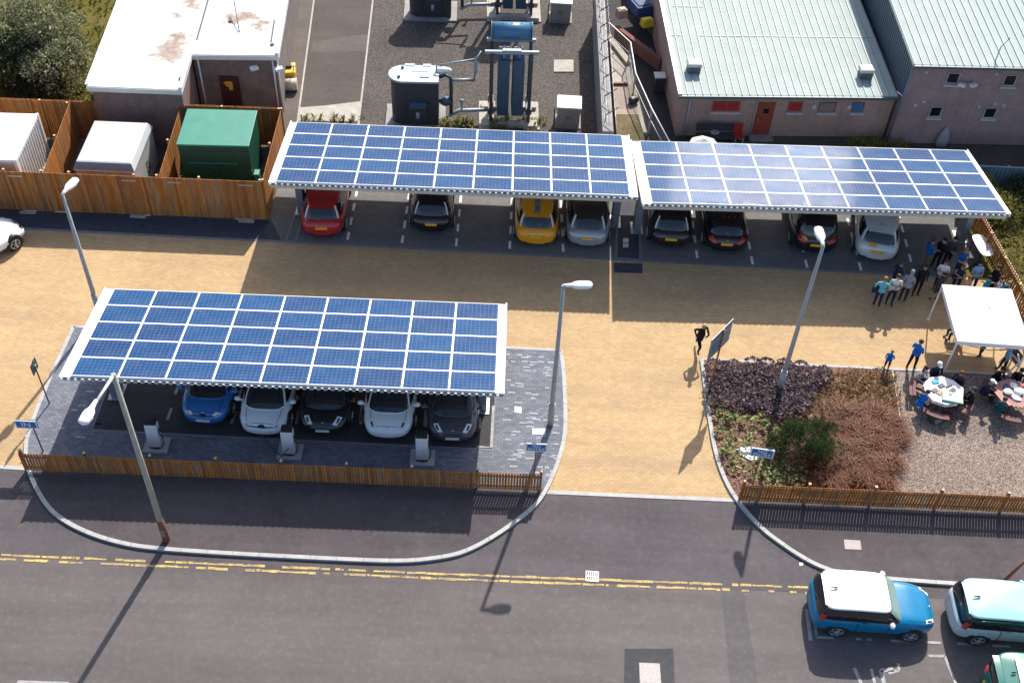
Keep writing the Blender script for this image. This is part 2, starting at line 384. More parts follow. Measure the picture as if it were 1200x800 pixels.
struct('front_bay_markings', mb, WORNWHITE)
tag(obj('access_cover', MB().prism(GP([(603, 476), (611, 477), (611, 484), (603, 483)], KZ), KZ, KZ+.012), OFFWHITE), 'small white square cover set in the grey paving right of the front canopy', 'cover')
tag(obj('access_cover', MB().prism(GP([(624, 502), (640, 502), (639, 509), (624, 509)], KZ), KZ, KZ+.014), OFFWHITE), 'wider white cover plate in the grey paving at the lamp post foot', 'cover')
# a few pale scuffed blocks scattered in the slate paving
mb = MB()
for _ in range(90):
    u, v = (U(592, 655), U(415, 560)) if rnd() < .75 else (U(70, 125), U(390, 520))
    p = G(u, v, KZ); a = U(.08, .18); mb.prism([(p.x-a, p.y-.03), (p.x+a, p.y-.03), (p.x+a*.9, p.y+.03), (p.x-a*.8, p.y+.03)], KZ, KZ+.008)
struct('scuffed_blocks', mb, M('scuffed_block', (.34, .35, .38), .8, .2, 8))
# ---- right island
rkx = [(822, 422), (824.5, 442), (828, 470), (832, 497), (837, 525), (845, 552), (857, 577), (874, 600), (895, 622), (917.5, 639), (938, 652.5), (960, 664), (990, 673.5), (1030, 678), (1080, 682), (1130, 685.5), (1200, 691), (1300, 699), (1600, 718)]
rkp = spline(GP(rkx), 5)
struct('right_island', MB().prism([tuple(p[:2]) for p in rkp] + [tuple(G(1600, 458)[:2]), tuple(G(1200, 442)[:2]), tuple(G(1045.5, 434)[:2])], -.05, KZ), FOOTWAY, fix=True)
mb = MB(); strip(mb, rkp, .15, -.05, KZ+.012); strip(mb, [G(822, 422), G(945, 429), G(1046, 434), G(1200, 441), G(1350, 448)], .12, -.05, KZ+.010); struct('right_island_kerb', mb, KERB)
gy = G(866, 589).y
east = spline(GP([(1045.5, 435), (1050, 462), (1054, 489), (1055, 522), (1052, 545), (1044, 573)], KZ), 4)
west = [p for p in rkp if p.y > gy+.05]
BED = [tuple(p[:2]) for p in west] + [(east[-1].x, gy+.05)] + [tuple(p[:2]) for p in reversed(east[:-1])]
poly('planting_bed', BED, KZ+.006, BARK)
eN = [tuple(p[:2]) for p in east[:-1]] + [(east[-1].x, gy+.05), (G(1400, 612).x, gy+.05), tuple(G(1400, 451)[:2])]
poly('gravel_patio', eN, KZ+.004, CHIP)
mb = MB(); strip(mb, east, .05, KZ-.01, KZ+.05); struct('bed_edging', mb, M('pale_timber_edging', (.50, .40, .33), .8, .2, 5))
def kerb_joints(name, pts, w_, z):
    mb = MB(); acc = 0.; nxt = .5
    for p, q in zip(pts, pts[1:]):
        L = (q-p).length; d = (q-p).normalized(); n = Vector((-d.y, d.x, 0))
        while acc+L > nxt:
            c = p+d*(nxt-acc); mb.bar(c-n*(w_/2+.003)+Vector((0, 0, z-.03)), c+n*(w_/2+.003)+Vector((0, 0, z-.03)), .014, .064); nxt += .915*U(.97, 1.03)
        acc += L
    struct(name, mb, M('kerb_joint_dirt', (.10, .09, .08), .9, .2, 6))
kerb_joints('front_kerb_joints', fkp, .15, KZ+.012); kerb_joints('right_kerb_joints', [p for p in rkp if p.x < 26], .15, KZ+.012)
mb = MB()
for _ in range(260):
    pth = fkp if rnd() < .55 else rkp; k = int(U(0, len(pth)-1)); p = pth[k]+(pth[k+1]-pth[k])*rnd(); d = (pth[k+1]-pth[k]).normalized(); n = Vector((-d.y, d.x, 0))
    if p.x > 24: continue
    c = p-n*U(.09, .30)*(-1 if pth is fkp else -1)*(-1); a = U(.01, .035); mb.prism([(c.x-a, c.y-a*.5), (c.x+a, c.y-a*.4), (c.x+a*.6, c.y+a*.5), (c.x-a*.5, c.y+a*.6)], 0, .012)
tag(obj('gutter_grit', mb, M('grit_brown', (.13, .10, .075), .9, .3, 9)), kind='stuff')
# ---- road details
mb = MB()
def worn(a, b, w, miss, seed):
    R = random.Random(seed); A = G(*a); B = G(*b); L = (B-A).length; d = (B-A)/L; s = 0.; n = Vector((-d.y, d.x, 0))
    wear = 0
    while s < L:
        l = R.uniform(.05, .42)
        wear = R.random() if R.random() < .18 else wear
        if R.random() > miss*(.2+1.1*wear):
            ww = w*R.uniform(.55, 1.05); o = n*R.uniform(-.012, .012)
            p0, p1 = A+d*s+o, A+d*min(L, s+l)+o
            j = [R.uniform(-.02, .02) for _ in range(4)]
            mb.ngon([p0-n*ww/2+d*j[0], p1-n*ww/2+d*j[1], p1+n*ww/2+d*j[2], p0+n*ww/2+d*j[3]], .0065)
        s += l+(R.uniform(.01, .06) if R.random() < .5 else 0)
worn((-200, 641), (470, 670), .105, .20, 1); worn((-200, 646), (470, 675.5), .105, .24, 2)
worn((470, 670.3), (950, 688), .105, .06, 3); worn((470, 675.8), (950, 694.5), .105, .09, 4)
struct('yellow_lines', mb, YELPAINT)
mb = MB()
for a in (((732, 759.5), (789, 759.5), (792, 830), (731, 830)),): mb.ngon(GP(a), .0045)
poly('road_patch', [tuple(p[:2]) for p in GP(((732, 759.5), (789, 759.5), (792, 830), (731, 830)))], .0045, PATCH)
poly('road_repair_strip', [tuple(p[:2]) for p in GP(((846, 690), (871, 692), (893, 830), (858, 830)))], .0035, asphalt('repair_asphalt', (.135, .124, .124), (.11, .10, .10), .5))
mb = MB(); mb.prism(GP(((749, 776), (773, 777), (775, 803), (750, 803))), 0, .012)
tag(obj('manhole_cover', mb, M('manhole_iron', (.34, .31, .30), .6, .25, 14., metal=.2, bump=.6)), 'pale square manhole cover in a dark patch of the road', 'manhole cover')
# drain grate
g = thing('drain_grate', 'small barred iron drain grate on the yellow lines', 'drain', G(694, 675), math.radians(-2))
mb = MB()
for x in (-.21, .21): mb.box((x, 0, .01), (.04, .42, .02))
for y in (-.19, .19): mb.box((0, y, .0095), (.38, .04, .019))
for x in (-.13, -.065, 0, .065, .13): mb.box((x, 0, .009), (.025, .34, .018))
mb.box((0, 0, .0085), (.38, .03, .017)); obj('grate_bars', mb, OFFWHITE, g)
obj('grate_pit', MB().box((0, 0, .002), (.38, .34, .006)), BLACK, g)
mb = MB(); mb.prism(GP([(989, 632), (1008, 633), (1009.5, 644), (990, 643)], KZ), KZ, KZ+.012)
tag(obj('footway_cover', mb, M('pinkish_cover', (.40, .34, .31), .8, .15, 6)), 'pinkish rectangular cover in the footway behind the blue car', 'cover')
mb = MB(); mb.prism(GP([(936.5, 659), (941, 659), (941, 662.5), (937, 662.5)], 0), 0, .01)
tag(obj('valve_cover', mb, OFFWHITE), 'tiny pale valve cover in the asphalt near the kerb corner', 'cover')
# parking bay lines on the road
mb = MB()
def ln(a, b, w=.1): strip(mb, [G(*a), G(*b)], w, 0, .0075)
ln((945.5, 713), (950, 750), .13); ln((955, 729), (957, 746), .09); ln((956, 746), (977, 747), .09)
for a, b in (((1003, 748), (1009, 748.5)), ((1016, 748.8), (1022, 749)), ((1044, 750), (1065, 751)), ((1085, 752), (1097, 752.6)), ((1097, 752.6), (1102.5, 753)), ((1122, 753.5), (1142, 754.5)), ((1163, 756), (1184, 757))): ln(a, b, .09)
ln((1088, 768), (1107, 768.5), .1); ln((1107, 768.5), (1120, 800), .1)
ln((1001, 782), (1009, 800), .12); ln((1021, 783), (1025, 800), .1); ln((1032, 785), (1036, 800), .14); ln((1032, 785), (1047, 784), .14); ln((1041, 788), (1053, 785), .12); ln((1053, 785), (1053, 777), .1)
ln((20, 799), (80, 801), .14)
struct('road_bay_markings', mb, WORNWHITE)
# ---- behind: substation yard, service road, yard
poly('substation_yard', [(-8.4, 43.8), (4.3, 43.8), (4.0, 95), (-9.0, 95)], .0, SUBGRAVEL)
a0, a1, b0, b1 = G(350, 133), G(368, 0), G(421.7, 133), G(437, 0)
def ext(a, b, t): return tuple((a+(b-a)*t)[:2])
poly('service_road', [ext(a0, a1, -.35), ext(b0, b1, -.35), ext(b0, b1, 3), ext(a0, a1, 3)], .004, asphalt('service_road_surface', (.118, .098, .088), (.085, .072, .065), .35))
mb = MB(); strip(mb, [Vector((*ext(a0, a1, -.3), 0)), Vector((*ext(a0, a1, 3), 0))], .09, 0, .03); strip(mb, [Vector((*ext(b0, b1, -.3), 0)), Vector((*ext(b0, b1, 3), 0))], .09, 0, .03); struct('service_road_kerb', mb, CONC)
poly('service_road_repair', GP([(352, 126), (380, 124), (422, 119), (423, 131), (421, 142), (350, 142)]), .007, CONC)
poly('service_road_stain', GP([(366, 49), (434, 40), (431, 60), (364, 62)]), .0065, asphalt('worn_service_road', (.15, .13, .118), (.115, .10, .09), .6))
poly('wall_side_path', [(-12.0, 43.8), ext(a0, a1, -.35), ext(a0, a1, 3), (-14, 95), (-13, 58)], .0025, asphalt('path_surface', (.165, .135, .122), (.125, .105, .096), .5))
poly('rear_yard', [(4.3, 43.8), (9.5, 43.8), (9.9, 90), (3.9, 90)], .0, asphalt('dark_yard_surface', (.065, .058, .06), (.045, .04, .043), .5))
poly('dry_strip', [(9.0, 43.6), (40, 43.6), (40, 50), (9.0, 48.6)], -.02, DIRT)
poly('paved_strip', [(4.5, 44.0), (9, 44.0), (9, 45.5), (4.5, 45.5)], .003, FOOTWAY)
# ================================================================== solar canopies
def cellmat():
    s = NT('solar_cells'); v = s.sep(s.coord())
    cx = s.math('ABSOLUTE', s.math('SUBTRACT', s.math('FRACT', s.math('MULTIPLY', s.math('ADD', v[0], 5.), 10/1.60)), .5))
    cy = s.math('ABSOLUTE', s.math('SUBTRACT', s.math('FRACT', s.math('MULTIPLY', s.math('ADD', v[1], 5.), 6/.86)), .5))
    gx = s.math('GREATER_THAN', cx, .468); gy = s.math('GREATER_THAN', cy, .468)
    g = s.math('MAXIMUM', gx, gy)
    oi = s.n('ShaderNodeObjectInfo')
    # multicrystalline flakes differ from cell to cell
    vo = s.n('ShaderNodeTexVoronoi'); vo.inputs['Scale'].default_value = 9; s.l(s.coord(), vo.inputs['Vector']); q = s.sep(vo.outputs['Color'])
    base = s.mix(q[0], (.001, .032, .115), (.003, .048, .150))
    base = s.mix(s.math('MULTIPLY', oi.outputs['Random'], .75), base, (.003, .062, .175))
    base = s.mix(s.math('MULTIPLY', s.math('FRACT', s.math('MULTIPLY', oi.outputs['Random'], 17.3)), .5), base, (.009, .026, .098))
    base = s.mix(s.math('MULTIPLY', s.ramp(s.noise(1.1, 5, .7), [(.45, 0.), (.8, 1.)]), .22), base, (.16, .17, .19))
    c = s.mix(s.math('MULTIPLY', g, .55), base, (.14, .27, .48))
    s.b.inputs['Coat IOR'].default_value = 1.45
    m = s.done(c, .6, 0, .08, coat=.2); s.b.inputs['Coat Roughness'].default_value = .07
    s.b.inputs['Emission Strength'].default_value = 0
    # ribbed solar glass: fine ridges along the panel scatter reflections up and down the slope
    gm_ = s.n('ShaderNodeNewGeometry')
    wn1 = s.n('ShaderNodeTexWhiteNoise', noise_dimensions='3D'); s.l(s.coord(), wn1.inputs[0]); q2 = s.sep(wn1.outputs['Color'])
    st = s.noise(1., 3, .6, s.comb(s.math('MULTIPLY', v[0], 1.6), s.math('MULTIPLY', v[1], 45.)))
    tilt = s.math('ADD', s.math('MULTIPLY', s.math('SUBTRACT', s.math('ADD', q2[0], q2[1]), 1.), .36), s.math('MULTIPLY', s.math('SUBTRACT', st, .5), .30))
    side = s.math('MULTIPLY', s.math('SUBTRACT', q2[2], .5), .11)
    ad = s.n('ShaderNodeVectorMath', operation='ADD'); s.l(gm_.outputs['Normal'], ad.inputs[0]); s.l(s.comb(side, tilt, 0.), ad.inputs[1])
    no = s.n('ShaderNodeVectorMath', operation='NORMALIZE'); s.l(ad.outputs[0], no.inputs[0]); s.l(no.outputs[0], s.b.inputs['Coat Normal'])
    return m
CELLS = cellmat()
PW, PH, TH = 1.60, .86, .035
def panel_mesh():
    mb = MB(); mb.box((0, 0, TH/2), (PW, PH, TH), 0, 0)
    # thin aluminium rim
    for y in (-1, 1): mb.box((0, y*(PH/2+.012), TH/2+.001), (PW+.05, .024, TH+.006), 0, 1)
    for x in (-1, 1): mb.box((x*(PW/2+.012), 0, TH/2+.001), (.024, PH, TH+.006), 0, 1)
    return mb.mesh('solar_panel', [CELLS, WHITE])
PANEL = panel_mesh()
TILT = -.16047
def canopy(px, mr, zf, base, cols, label, fascia):
    bl, br, fl, fr = px
    zb = zf + 5.5646*math.sin(TILT)
    FL, FR, BL, BR = G(*fl, zf), G(*fr, zf), G(*bl, zb), G(*br, zb)
    W = ((FR-FL).length + (BR-BL).length)/2; L = ((BL-FL).length + (BR-FR).length)/2
    d = (FR-FL).normalized() + (BR-BL).normalized(); ang = math.atan2(d.y, d.x)
    cen = (FL+FR+BL+BR)/4; ex = Vector((math.cos(ang), math.sin(ang), 0)); ey = Vector((-ex.y, ex.x, 0))
    org = cen - ex*W/2 - ey*L/2; org.z = base
    t = thing('solar_canopy', label, 'solar canopy', org, ang, 'solar canopies over the parking bays')
    H = zf - base; s = math.tan(TILT)
    z = lambda y: H + s*y
    ml, mrr = mr
    pitch = (W-ml-mrr)/9; rowp = (L-.10)/5
    # trapezoid deck seen along the eaves as a row of ribs
    mb = MB(); n = int(W/.25); rib = W/n; prof = []
    for i in range(n):
        x = i*rib; prof += [(x, 0.), (x+rib*.3, 0.), (x+rib*.42, -.09), (x+rib*.88, -.09)]
    prof.append((W, 0.))
    lo = [(x, -.05, z(0)-.05+h) for x, h in prof]; hi = [(x, L, z(L)-.05+h) for x, h in prof]
    mb.grid([lo, hi], 0, False); mb.grid([[(a, b, c+.012) for a, b, c in lo], [(a, b, c+.012) for a, b, c in hi]], 0, False)
    obj('roof_deck', mb, WHITE, t)
    # white top sheet between deck and panels: wide margins left and right show
    mb = MB()
    mb.add([(0, .02, z(0)-.035), (W, .02, z(0)-.035), (W, L, z(L)-.035), (0, L, z(L)-.035), (0, .02, z(0)-.015), (W, .02, z(0)-.015), (W, L, z(L)-.015), (0, L, z(L)-.015)],
           [(3, 2, 1, 0), (4, 5, 6, 7), (0, 1, 5, 4), (1, 2, 6, 5), (2, 3, 7, 6), (3, 0, 4, 7)])
    obj('roof_sheet', mb, WHITE, t)
    for x in (-.005, W+.005):
        mb = MB(); mb.bar((x, -.03, z(0)-.05), (x, L+.03, z(L)-.05), .05, .17); obj('edge_trim', mb, WHITE, t)
    for i in range(9):
        for k in range(5):
            y = .05 + rowp*(k+.5)
            o = bpy.data.objects.new('solar_panel', PANEL); COL.objects.link(o); o.parent = t
            kx, ky = (pitch-.072)/(PW), (rowp-.060)/PH
            o.location = (ml + pitch*(i+.5), y, z(y)+.004); o.rotation_euler = (TILT, 0, 0); o.scale = (kx, ky, 1)
    for i in range(1, 9):
        mb = MB(); x = ml+pitch*i; mb.bar((x, .05, z(.05)+.006), (x, L-.05, z(L-.05)+.006), .04, .035); obj('panel_rail', mb, WHITE, t)
    # eaves beam and underside steel
    yb = .10 if fascia is not WHITE else .5; mb = MB(); mb.box((W/2, yb, z(yb)-.22), (W-.1, .10, .20)); obj('eaves_beam', mb, fascia, t)
    mb = MB(); mb.box((W/2, L-.10, z(L)-.22), (W-.1, .10, .20)); obj('rear_beam', mb, fascia, t)
    mb = MB(); mb.box((W/2, L*.42, z(L*.42)-.32), (W-.6, .26, .34)); obj('main_beam', mb, STEELBLUE, t)
    for k in range(7):
        mb = MB(); x = .5 + (W-1.)*k/6; mb.bar((x, .16, z(.16)-.2), (x, L-.16, z(L)-.2), .09, .14); obj('purlin', mb, STEELBLUE, t)
    for x in cols:
        hc = z(L*.42)-.45; mb = MB(); mb.box((x, L*.42, hc/2), (.32, .62, hc)); c = obj('column', mb, STEELBLUE, t, bevel=.02)
        mb = MB(); mb.box((x, L*.42, .02), (.55, .85, .04)); obj('base_plate', mb, GALV, c)
        mb = MB(); mb.bar((x, .5, z(.5)-.26), (x, L-.5, z(L)-.26), .2, .26); obj('cantilever_arm', mb, STEELBLUE, t)
    return t, org, ang, W, L
GREYF = M('eaves_grey', (.50, .49, .46), .6, .1, 3)
can0 = canopy([(125, 339), (593.5, 357), (68.7, 440.2), (590, 460.5)], (.36, .28), 3.52, KZ, (.75, 15.05), 'solar panel canopy standing alone in front, over the five cars parked nose to the footway', WHITE)
can1 = canopy([(341.5, 143.2), (737.7, 159.2), (314.8, 213), (745.5, 230.5)], (.27, .30), 3.43, 0, (.75, 15.2), 'rear solar panel canopy beside the timber compound, sheltering red and orange cars', GREYF)
can2 = canopy([(741.8, 165.2), (1136, 176.5), (750.7, 238), (1181.3, 250)], (.38, .14), 3.43, 0, (.3, 15.4), 'rear solar panel canopy glaring in the sun before the brick building', GREYF)
# ================================================================== cars
def car_paint(name, c, metal=.0, rough=.28):
    return M(name, c, rough, .04, 3., metal, .5, coat=.7)
def sgnpow(v, p): return math.copysign(abs(v)**p, v)
def make_car(label, paint, loc, rz, L=4.4, W=1.77, H=1.57, roofpaint=None, kind='hatch', glass=GLASS, tails='vertical', plate=True, rims=True, cat='car', stripe=None, fplate=False, nose='grille', sticker=None, antennas=False, bonnet=None, group=None, decal=None):
    t = thing('parked_car', label, cat, loc, rz, group)
    if kind in ('hatch', 'suv'): W *= 1.12
    hl, hw = L/2, W/2
    if kind == 'box':   top = [(0, .80), (.015, .95), (.05, 1.02), (.5, 1.03), (.72, 1.02), (.80, 1.0), (.93, .88), (.98, .74), (1, .60)]; cab = (-hl+.10, hl-1.22, -hl+.30, hl-1.72); bw, rw, nb = .96, .84, 7.5
    elif kind == 'suv': top = [(0, .85), (.015, 1.0), (.05, 1.08), (.5, 1.08), (.66, 1.06), (.72, 1.05), (.93, .95), (.98, .8), (1, .65)]; cab = (-hl+.12, hl-1.2, -hl+.42, hl-1.95); bw, rw, nb = .94, .76, 4.2
    elif kind == 'sport': top = [(0, .70), (.02, .85), (.06, .92), (.4, .88), (.62, .84), (.8, .78), (.93, .68), (.98, .56), (1, .45)]; cab = (-hl+.35, hl-1.35, -hl+1.2, hl-2.15); bw, rw, nb = .88, .66, 3.4
    elif kind == 'van': top = [(0, .9), (.01, 1.1), (.04, 1.15), (.7, 1.15), (.82, 1.1), (.93, 1.0), (.98, .8), (1, .6)]; cab = (-hl+.06, hl-.75, -hl+.16, hl-1.35); bw, rw, nb = .97, .86, 6.
    else: top = [(0, .74), (.015, .90), (.05, 1.00), (.12, 1.02), (.45, .99), (.66, .97), (.76, .91), (.90, .82), (.965, .70), (1, .55)]; cab = (-hl+.22, hl-.66, -hl+.62, hl-1.50); bw, rw, nb = .92, .70, 3.9
    def zt(tt):
        for (a, b), (c, d) in zip(top, top[1:]):
            if tt <= c: return b+(d-b)*(tt-a)/(c-a)
        return top[-1][1]
    def P(tt, a, off=0.):
        """body surface: tt 0 rear .. 1 front, a angle round the section, 90 deg = top"""
        n = (5.5 if tt < .5 else 4.3) if kind != 'box' else (7. if tt < .5 else 4.6)
        u = abs(2*tt-1); wy = hw*(max(0., 1-u**n))**(1/n)
        z1 = zt(tt); z0 = .22 + .10*max(0, (u-.9)/.1); zc = (z0+z1)/2; hz = (z1-z0)/2; m = 3.6 if kind != 'box' else 5.5
        c, s = math.cos(a), math.sin(a)
        y = wy*sgnpow(c, 2/m); zz = zc + hz*sgnpow(s, 2/m) + (.03*(1-(abs(c)**2)) if s > 0 else 0)*(1 if tt > .6 else .2)
        # tumble-in towards the sill
        y *= 1-.05*max(0, (zc-zz)/hz)
        p = Vector((-hl+L*tt, y, zz))
        if off: p += Vector((0, c, s)).normalized()*off + Vector(((1 if tt > .5 else -1)*off*(1 if u > .93 else 0), 0, 0))
        return p
    ts = [.5-.5*math.cos(PI*i/34) for i in range(35)]
    ts[0] = .0008; ts[-1] = .9992
    na = 40
    mb = MB(); mb.rings([[P(q, 2*PI*j/na) for j in range(na)] for q in ts], True, True)
    obj('body', mb, paint, t, fix=True)
    xr, xf, xr2, xf2 = cab
    zb = zt(.5)-.06
    def C(th, v, off=0.):
        a0, c0 = (xf-xr)/2, (xf+xr)/2; a1, c1 = (xf2-xr2)/2, (xf2+xr2)/2
        n = nb; co, si = sgnpow(math.cos(th), 2/n), sgnpow(math.sin(th), 2/n)
        v2 = v; bul = .035*math.sin(PI*min(1, max(0, v2)))
        a = a0+(a1-a0)*v2+bul+off; b = hw*(bw+(rw-bw)*v2)+bul+off; c = c0+(c1-c0)*v2
        zz = zb + (H-.07-zb)*v2 + (0 if v2 < 1 else 0)
        dz = -.05*(abs(co)**2)*v2 if co > 0 else -.04*(abs(co)**2)*v2
        return Vector((c+a*co, b*si, zz+dz+off*.3))
    nt_ = 48; vv = [0, .2, .4, .6, .8, .93, 1.]
    mb = MB(); mb.rings([[C(2*PI*j/nt_, v) for j in range(nt_)] for v in vv], True, False)
    obj('pillars', mb, BLACK if kind in ('box',) else paint, t)
    # roof cap
    def R(th, k, off=0.):
        p = C(th, 1., .012); cx = (xf2+xr2)/2; q = Vector((cx+(p.x-cx)*k, p.y*k, 0)); q.z = p.z*k**2 + (H)*(1-k**2) - 0 if k < 1 else p.z
        q.z = H - (H-p.z)*k**2.4 + off
        return q
    mb = MB(); mb.rings([[C(2*PI*j/nt_, .93, .010) for j in range(nt_)]] + [[R(2*PI*j/nt_, k) for j in range(nt_)] for k in (1, .93, .8, .6, .4, .2, .02)], True, True)
    obj('roof', mb, roofpaint or paint, t)
    def patch(name, th0, th1, v0, v1, m, off=.012, n=12, bow=0.):
        mb = MB(); mb.grid([[C(math.radians(th0+(th1-th0)*i/n), v0+(v1-v0)*k/5, off) for i in range(n+1)] for k in range(6)]); return obj(name, mb, m, t)
    patch('windscreen', -43, 43, .07, .92, glass, .012, 16)
    patch('rear_window', 180-42, 180+42, .14 if kind != 'box' else .02, .88, GLASS, .012, 16)
    for sg in (1, -1):
        s0, s1 = (52, 130) if kind != 'box' else (47, 132)
        mb = MB(); mb.grid([[C(sg*math.radians(s0+(s1-s0)*i/18), .08+.82*k/5, .012) for i in range(19)] for k in range(6)])
        o = obj('side_window', mb, GLASS, t, fix=False)
        mp = C(sg*math.radians(90), .0); mb = MB()
        # door pillar
        mb.bar(C(sg*math.radians(88), .05, .016), C(sg*math.radians(88), .93, .016), .05, .02); obj('pillar', mb, BLACK, o)
        # mirror
        mx = xf-.42; my = sg*(hw+.09)
        mb = MB(); mb.ball((mx, my, zb+.12), (.10, .13, .085), 10, 6); mb.bar((mx, sg*(hw*.9), zb+.05), (mx, my, zb+.08), .06, .05)
        obj('mirror', mb, roofpaint or paint, t)
        # headlight
        ta, tb, aa, ab = (.90, .972, 46, 66) if nose != 'wide' else (.945, .982, 38, 66)
        mb = MB()
        mb.grid([[P(ta+(tb-ta)*i/6, (math.radians(aa+(ab-aa)*k/4+(6*i/6)) if sg < 0 else PI-math.radians(aa+(ab-aa)*k/4+(6*i/6))), .012) for i in range(7)] for k in range(5)])
        h = obj('headlight', mb, LAMPGLASS if kind != 'sport' else GLASS, t)
        if rims:
            mb = MB(); mb.grid([[P(ta+.015+(tb-ta-.03)*i/3, (math.radians(aa+5+8*k/2+3) if sg < 0 else PI-math.radians(aa+5+8*k/2+3)), .018) for i in range(4)] for k in range(3)]); obj('bulb', mb, BLACK, h)
        # tail light
        if tails == 'vertical':
            mb = MB(); mb.grid([[C(sg*math.radians(137+(i*4)), -.05+1.0*k/8, .022) for i in range(3)] for k in range(9)]); obj('tail_light', mb, LAMPGLASS, t)
        elif tails == 'red':
            mb = MB(); mb.grid([[P(.004+.06*i/6, (math.radians(26+30*k/4) if sg < 0 else PI-math.radians(26+30*k/4)), .014) for i in range(7)] for k in range(5)]); obj('tail_light', mb, REDLENS, t)
        elif tails == 'boxy':
            mb = MB(); mb.grid([[C(sg*math.radians(121+(i*8)), -.16+.6*k/5, .024) for i in range(4)] for k in range(6)]); obj('tail_light', mb, REDLENS, t)
    # wheels
    wb = L*.30
    for sx in (-1, 1):
        for sy in (-1, 1):
            r = .325; cx, cy = sx*wb+(.02), sy*(hw-.11)
            mb = MB(); mb.tube([(cx, cy-sy*.1, r+.03), (cx, sy*(hw*.985), r+.03)], r+.07, 24); obj('wheel_arch', mb, BLACK, t)
            wh = obj('wheel', MB().tube([(cx, cy-.10, r), (cx, cy+.125*1 if sy > 0 else cy-.125, r)] if sy > 0 else [(cx, cy+.10, r), (cx, cy-.125, r)], r, 24), RUBBER, t)
            mb = MB()
            for k in range(5):
                a = 2*PI*k/5; mb.bar((cx, cy+sy*.13, r), (cx+.21*math.cos(a), cy+sy*.13, r+.21*math.sin(a)), .07 if kind != 'box' else .10, .02)
            ri = [[(cx+q*math.cos(2*PI*k/20), cy+sy*.132, r+q*math.sin(2*PI*k/20)) for k in range(20)] for q in (.235, .205)]
            mb.rings(ri, True, False); obj('rim', mb, RIM, wh)
    # bumpers, grille, plates
    mb = MB(); mb.grid([[P(.0012+.004*i/3, math.radians(200+140*k/10), .012) for i in range(4)] for k in range(11)]); obj('rear_bumper', mb, BLACK, t)
    if nose == 'grille':
        mb = MB(); mb.grid([[P(.983+.013*i/5, math.radians(64+52*k/8), .010) for i in range(6)] for k in range(9)]); obj('grille', mb, BLACK, t)
    elif nose == 'wide':
        mb = MB()
        mb.grid([[P(.968+.009*i/3+(.014*(1-abs(k-8)/8)), math.radians(40+100*k/16), .012) for i in range(4)] for k in range(17)])
        mb.ball(P(.978, PI/2, .015), (.09, .14, .05), 8, 5); obj('grille', mb, BLACK, t)
    mb = MB()
    for k in range(11):
        pass
    mb.grid([[P(.9955+.003*i/2, math.radians(205+130*k/10), .014) for i in range(3)] for k in range(11)]); obj('front_bumper', mb, BLACK, t)
    if plate: obj('number_plate', MB().box((-hl-.012, 0, .72), (.03, .52, .13)), YPLATE, t)
    if fplate: obj('number_plate', MB().box((hl+.004, 0, .46), (.03, .52, .11)), WPLATE, t)
    # shut lines
    def gap(par, a0, a1, t0, t1, nm):
        mb = MB(); mb.grid([[P(t0+(t1-t0)*i/8, a0+(a1-a0)*k, .006) for i in range(9)] for k in range(2)]) if abs(t1-t0) > .05 else mb.grid([[P(t0+(t1-t0)*k, a0+(a1-a0)*i/8, .006) for i in range(9)] for k in range(2)])
        obj(nm, mb, BLACK, par)
    for sg in (1, -1):
        ang = lambda d: math.radians(d if sg < 0 else 180-d)
        gap(t, ang(57), ang(58.6), .735, .955, 'bonnet_gap'); gap(t, ang(-22), ang(38), .345, .352, 'door_gap'); gap(t, ang(-22), ang(38), .60, .607, 'door_gap')
        mb = MB(); q = P(.40, ang(24), .012); mb.box(tuple(q), (.2, .03, .03)); q = P(.645, ang(24), .012); obj('door_handle', mb, roofpaint if kind == 'hatch' and roofpaint else paint, t)
    gap(t, math.radians(58), math.radians(122), .955, .9585, 'bonnet_gap'); gap(t, math.radians(55), math.radians(125), .0022, .0034, 'tailgate_gap')
    # badge and wiper
    obj('badge', MB().ball(P(.962, PI/2, .01), (.03, .06, .02), 8, 4) if nose != 'none' else MB().ball(P(.012, PI/2, .01), (.02, .05, .02), 8, 4), RIM, t)
    mb = MB(); mb.bar(C(math.radians(25), .07, .02), C(math.radians(-8), .2, .02), .02, .015); mb.bar(C(math.radians(-5), .07, .02), C(math.radians(-32), .22, .02), .02, .015); obj('wiper', mb, BLACK, t)
    # roof aerial
    ax = xr2+.25
    mb = MB(); mb.ball((ax+.1, 0, H+.01), (.09, .025, .035), 8, 4); obj('aerial', mb, BLACK, t)
    # rear spoiler lip
    mb = MB(); mb.grid([[Vector((xr2-(.16 if kind != 'box' else .05)+.2*i/3, rw*hw*.80*(k/8*2-1), H-.085+.02*i/3-.03*abs(k/8*2-1)**3)) for i in range(4)] for k in range(9)]); obj('spoiler', mb, roofpaint or paint, t)
    if stripe:
        mb = MB(); mb.grid([[Vector((xr2+.1+(xf2-xr2-.2)*i/8, .13*(k*2-1), 0)) for i in range(9)] for k in range(2)])
        cxm = (xf2+xr2)/2
        for i, q in enumerate(mb.v):
            kx = min(1, abs((q[0]-cxm)/((xf2-xr2)/2+.05))); mb.v[i] = (q[0], q[1], H-(.07+.05)*kx**2.4+.012)
        obj('roof_stripe', mb, stripe, t)
    if sticker:
        a = math.radians(sticker[1]); mb = MB(); mb.grid([[P(sticker[0]+.012*i, a+.10*k, .014) for i in range(5)] for k in range(4)]); obj('sticker', mb, YPLATE, t)
    if antennas:
        mb = MB()
        for y in (-.25, 0., .22): mb.tube([(xr2+.3, y, H-.05), (xr2+.2, y, H+.16)], .02, 6)
        obj('roof_aerials', mb, REDLENS, t)
    if decal:
        mb = MB(); mb.box((xr2+.25, .0, H+.004), (.12, .05, .012)); obj('roof_mark', mb, BLACK, t)
    return t
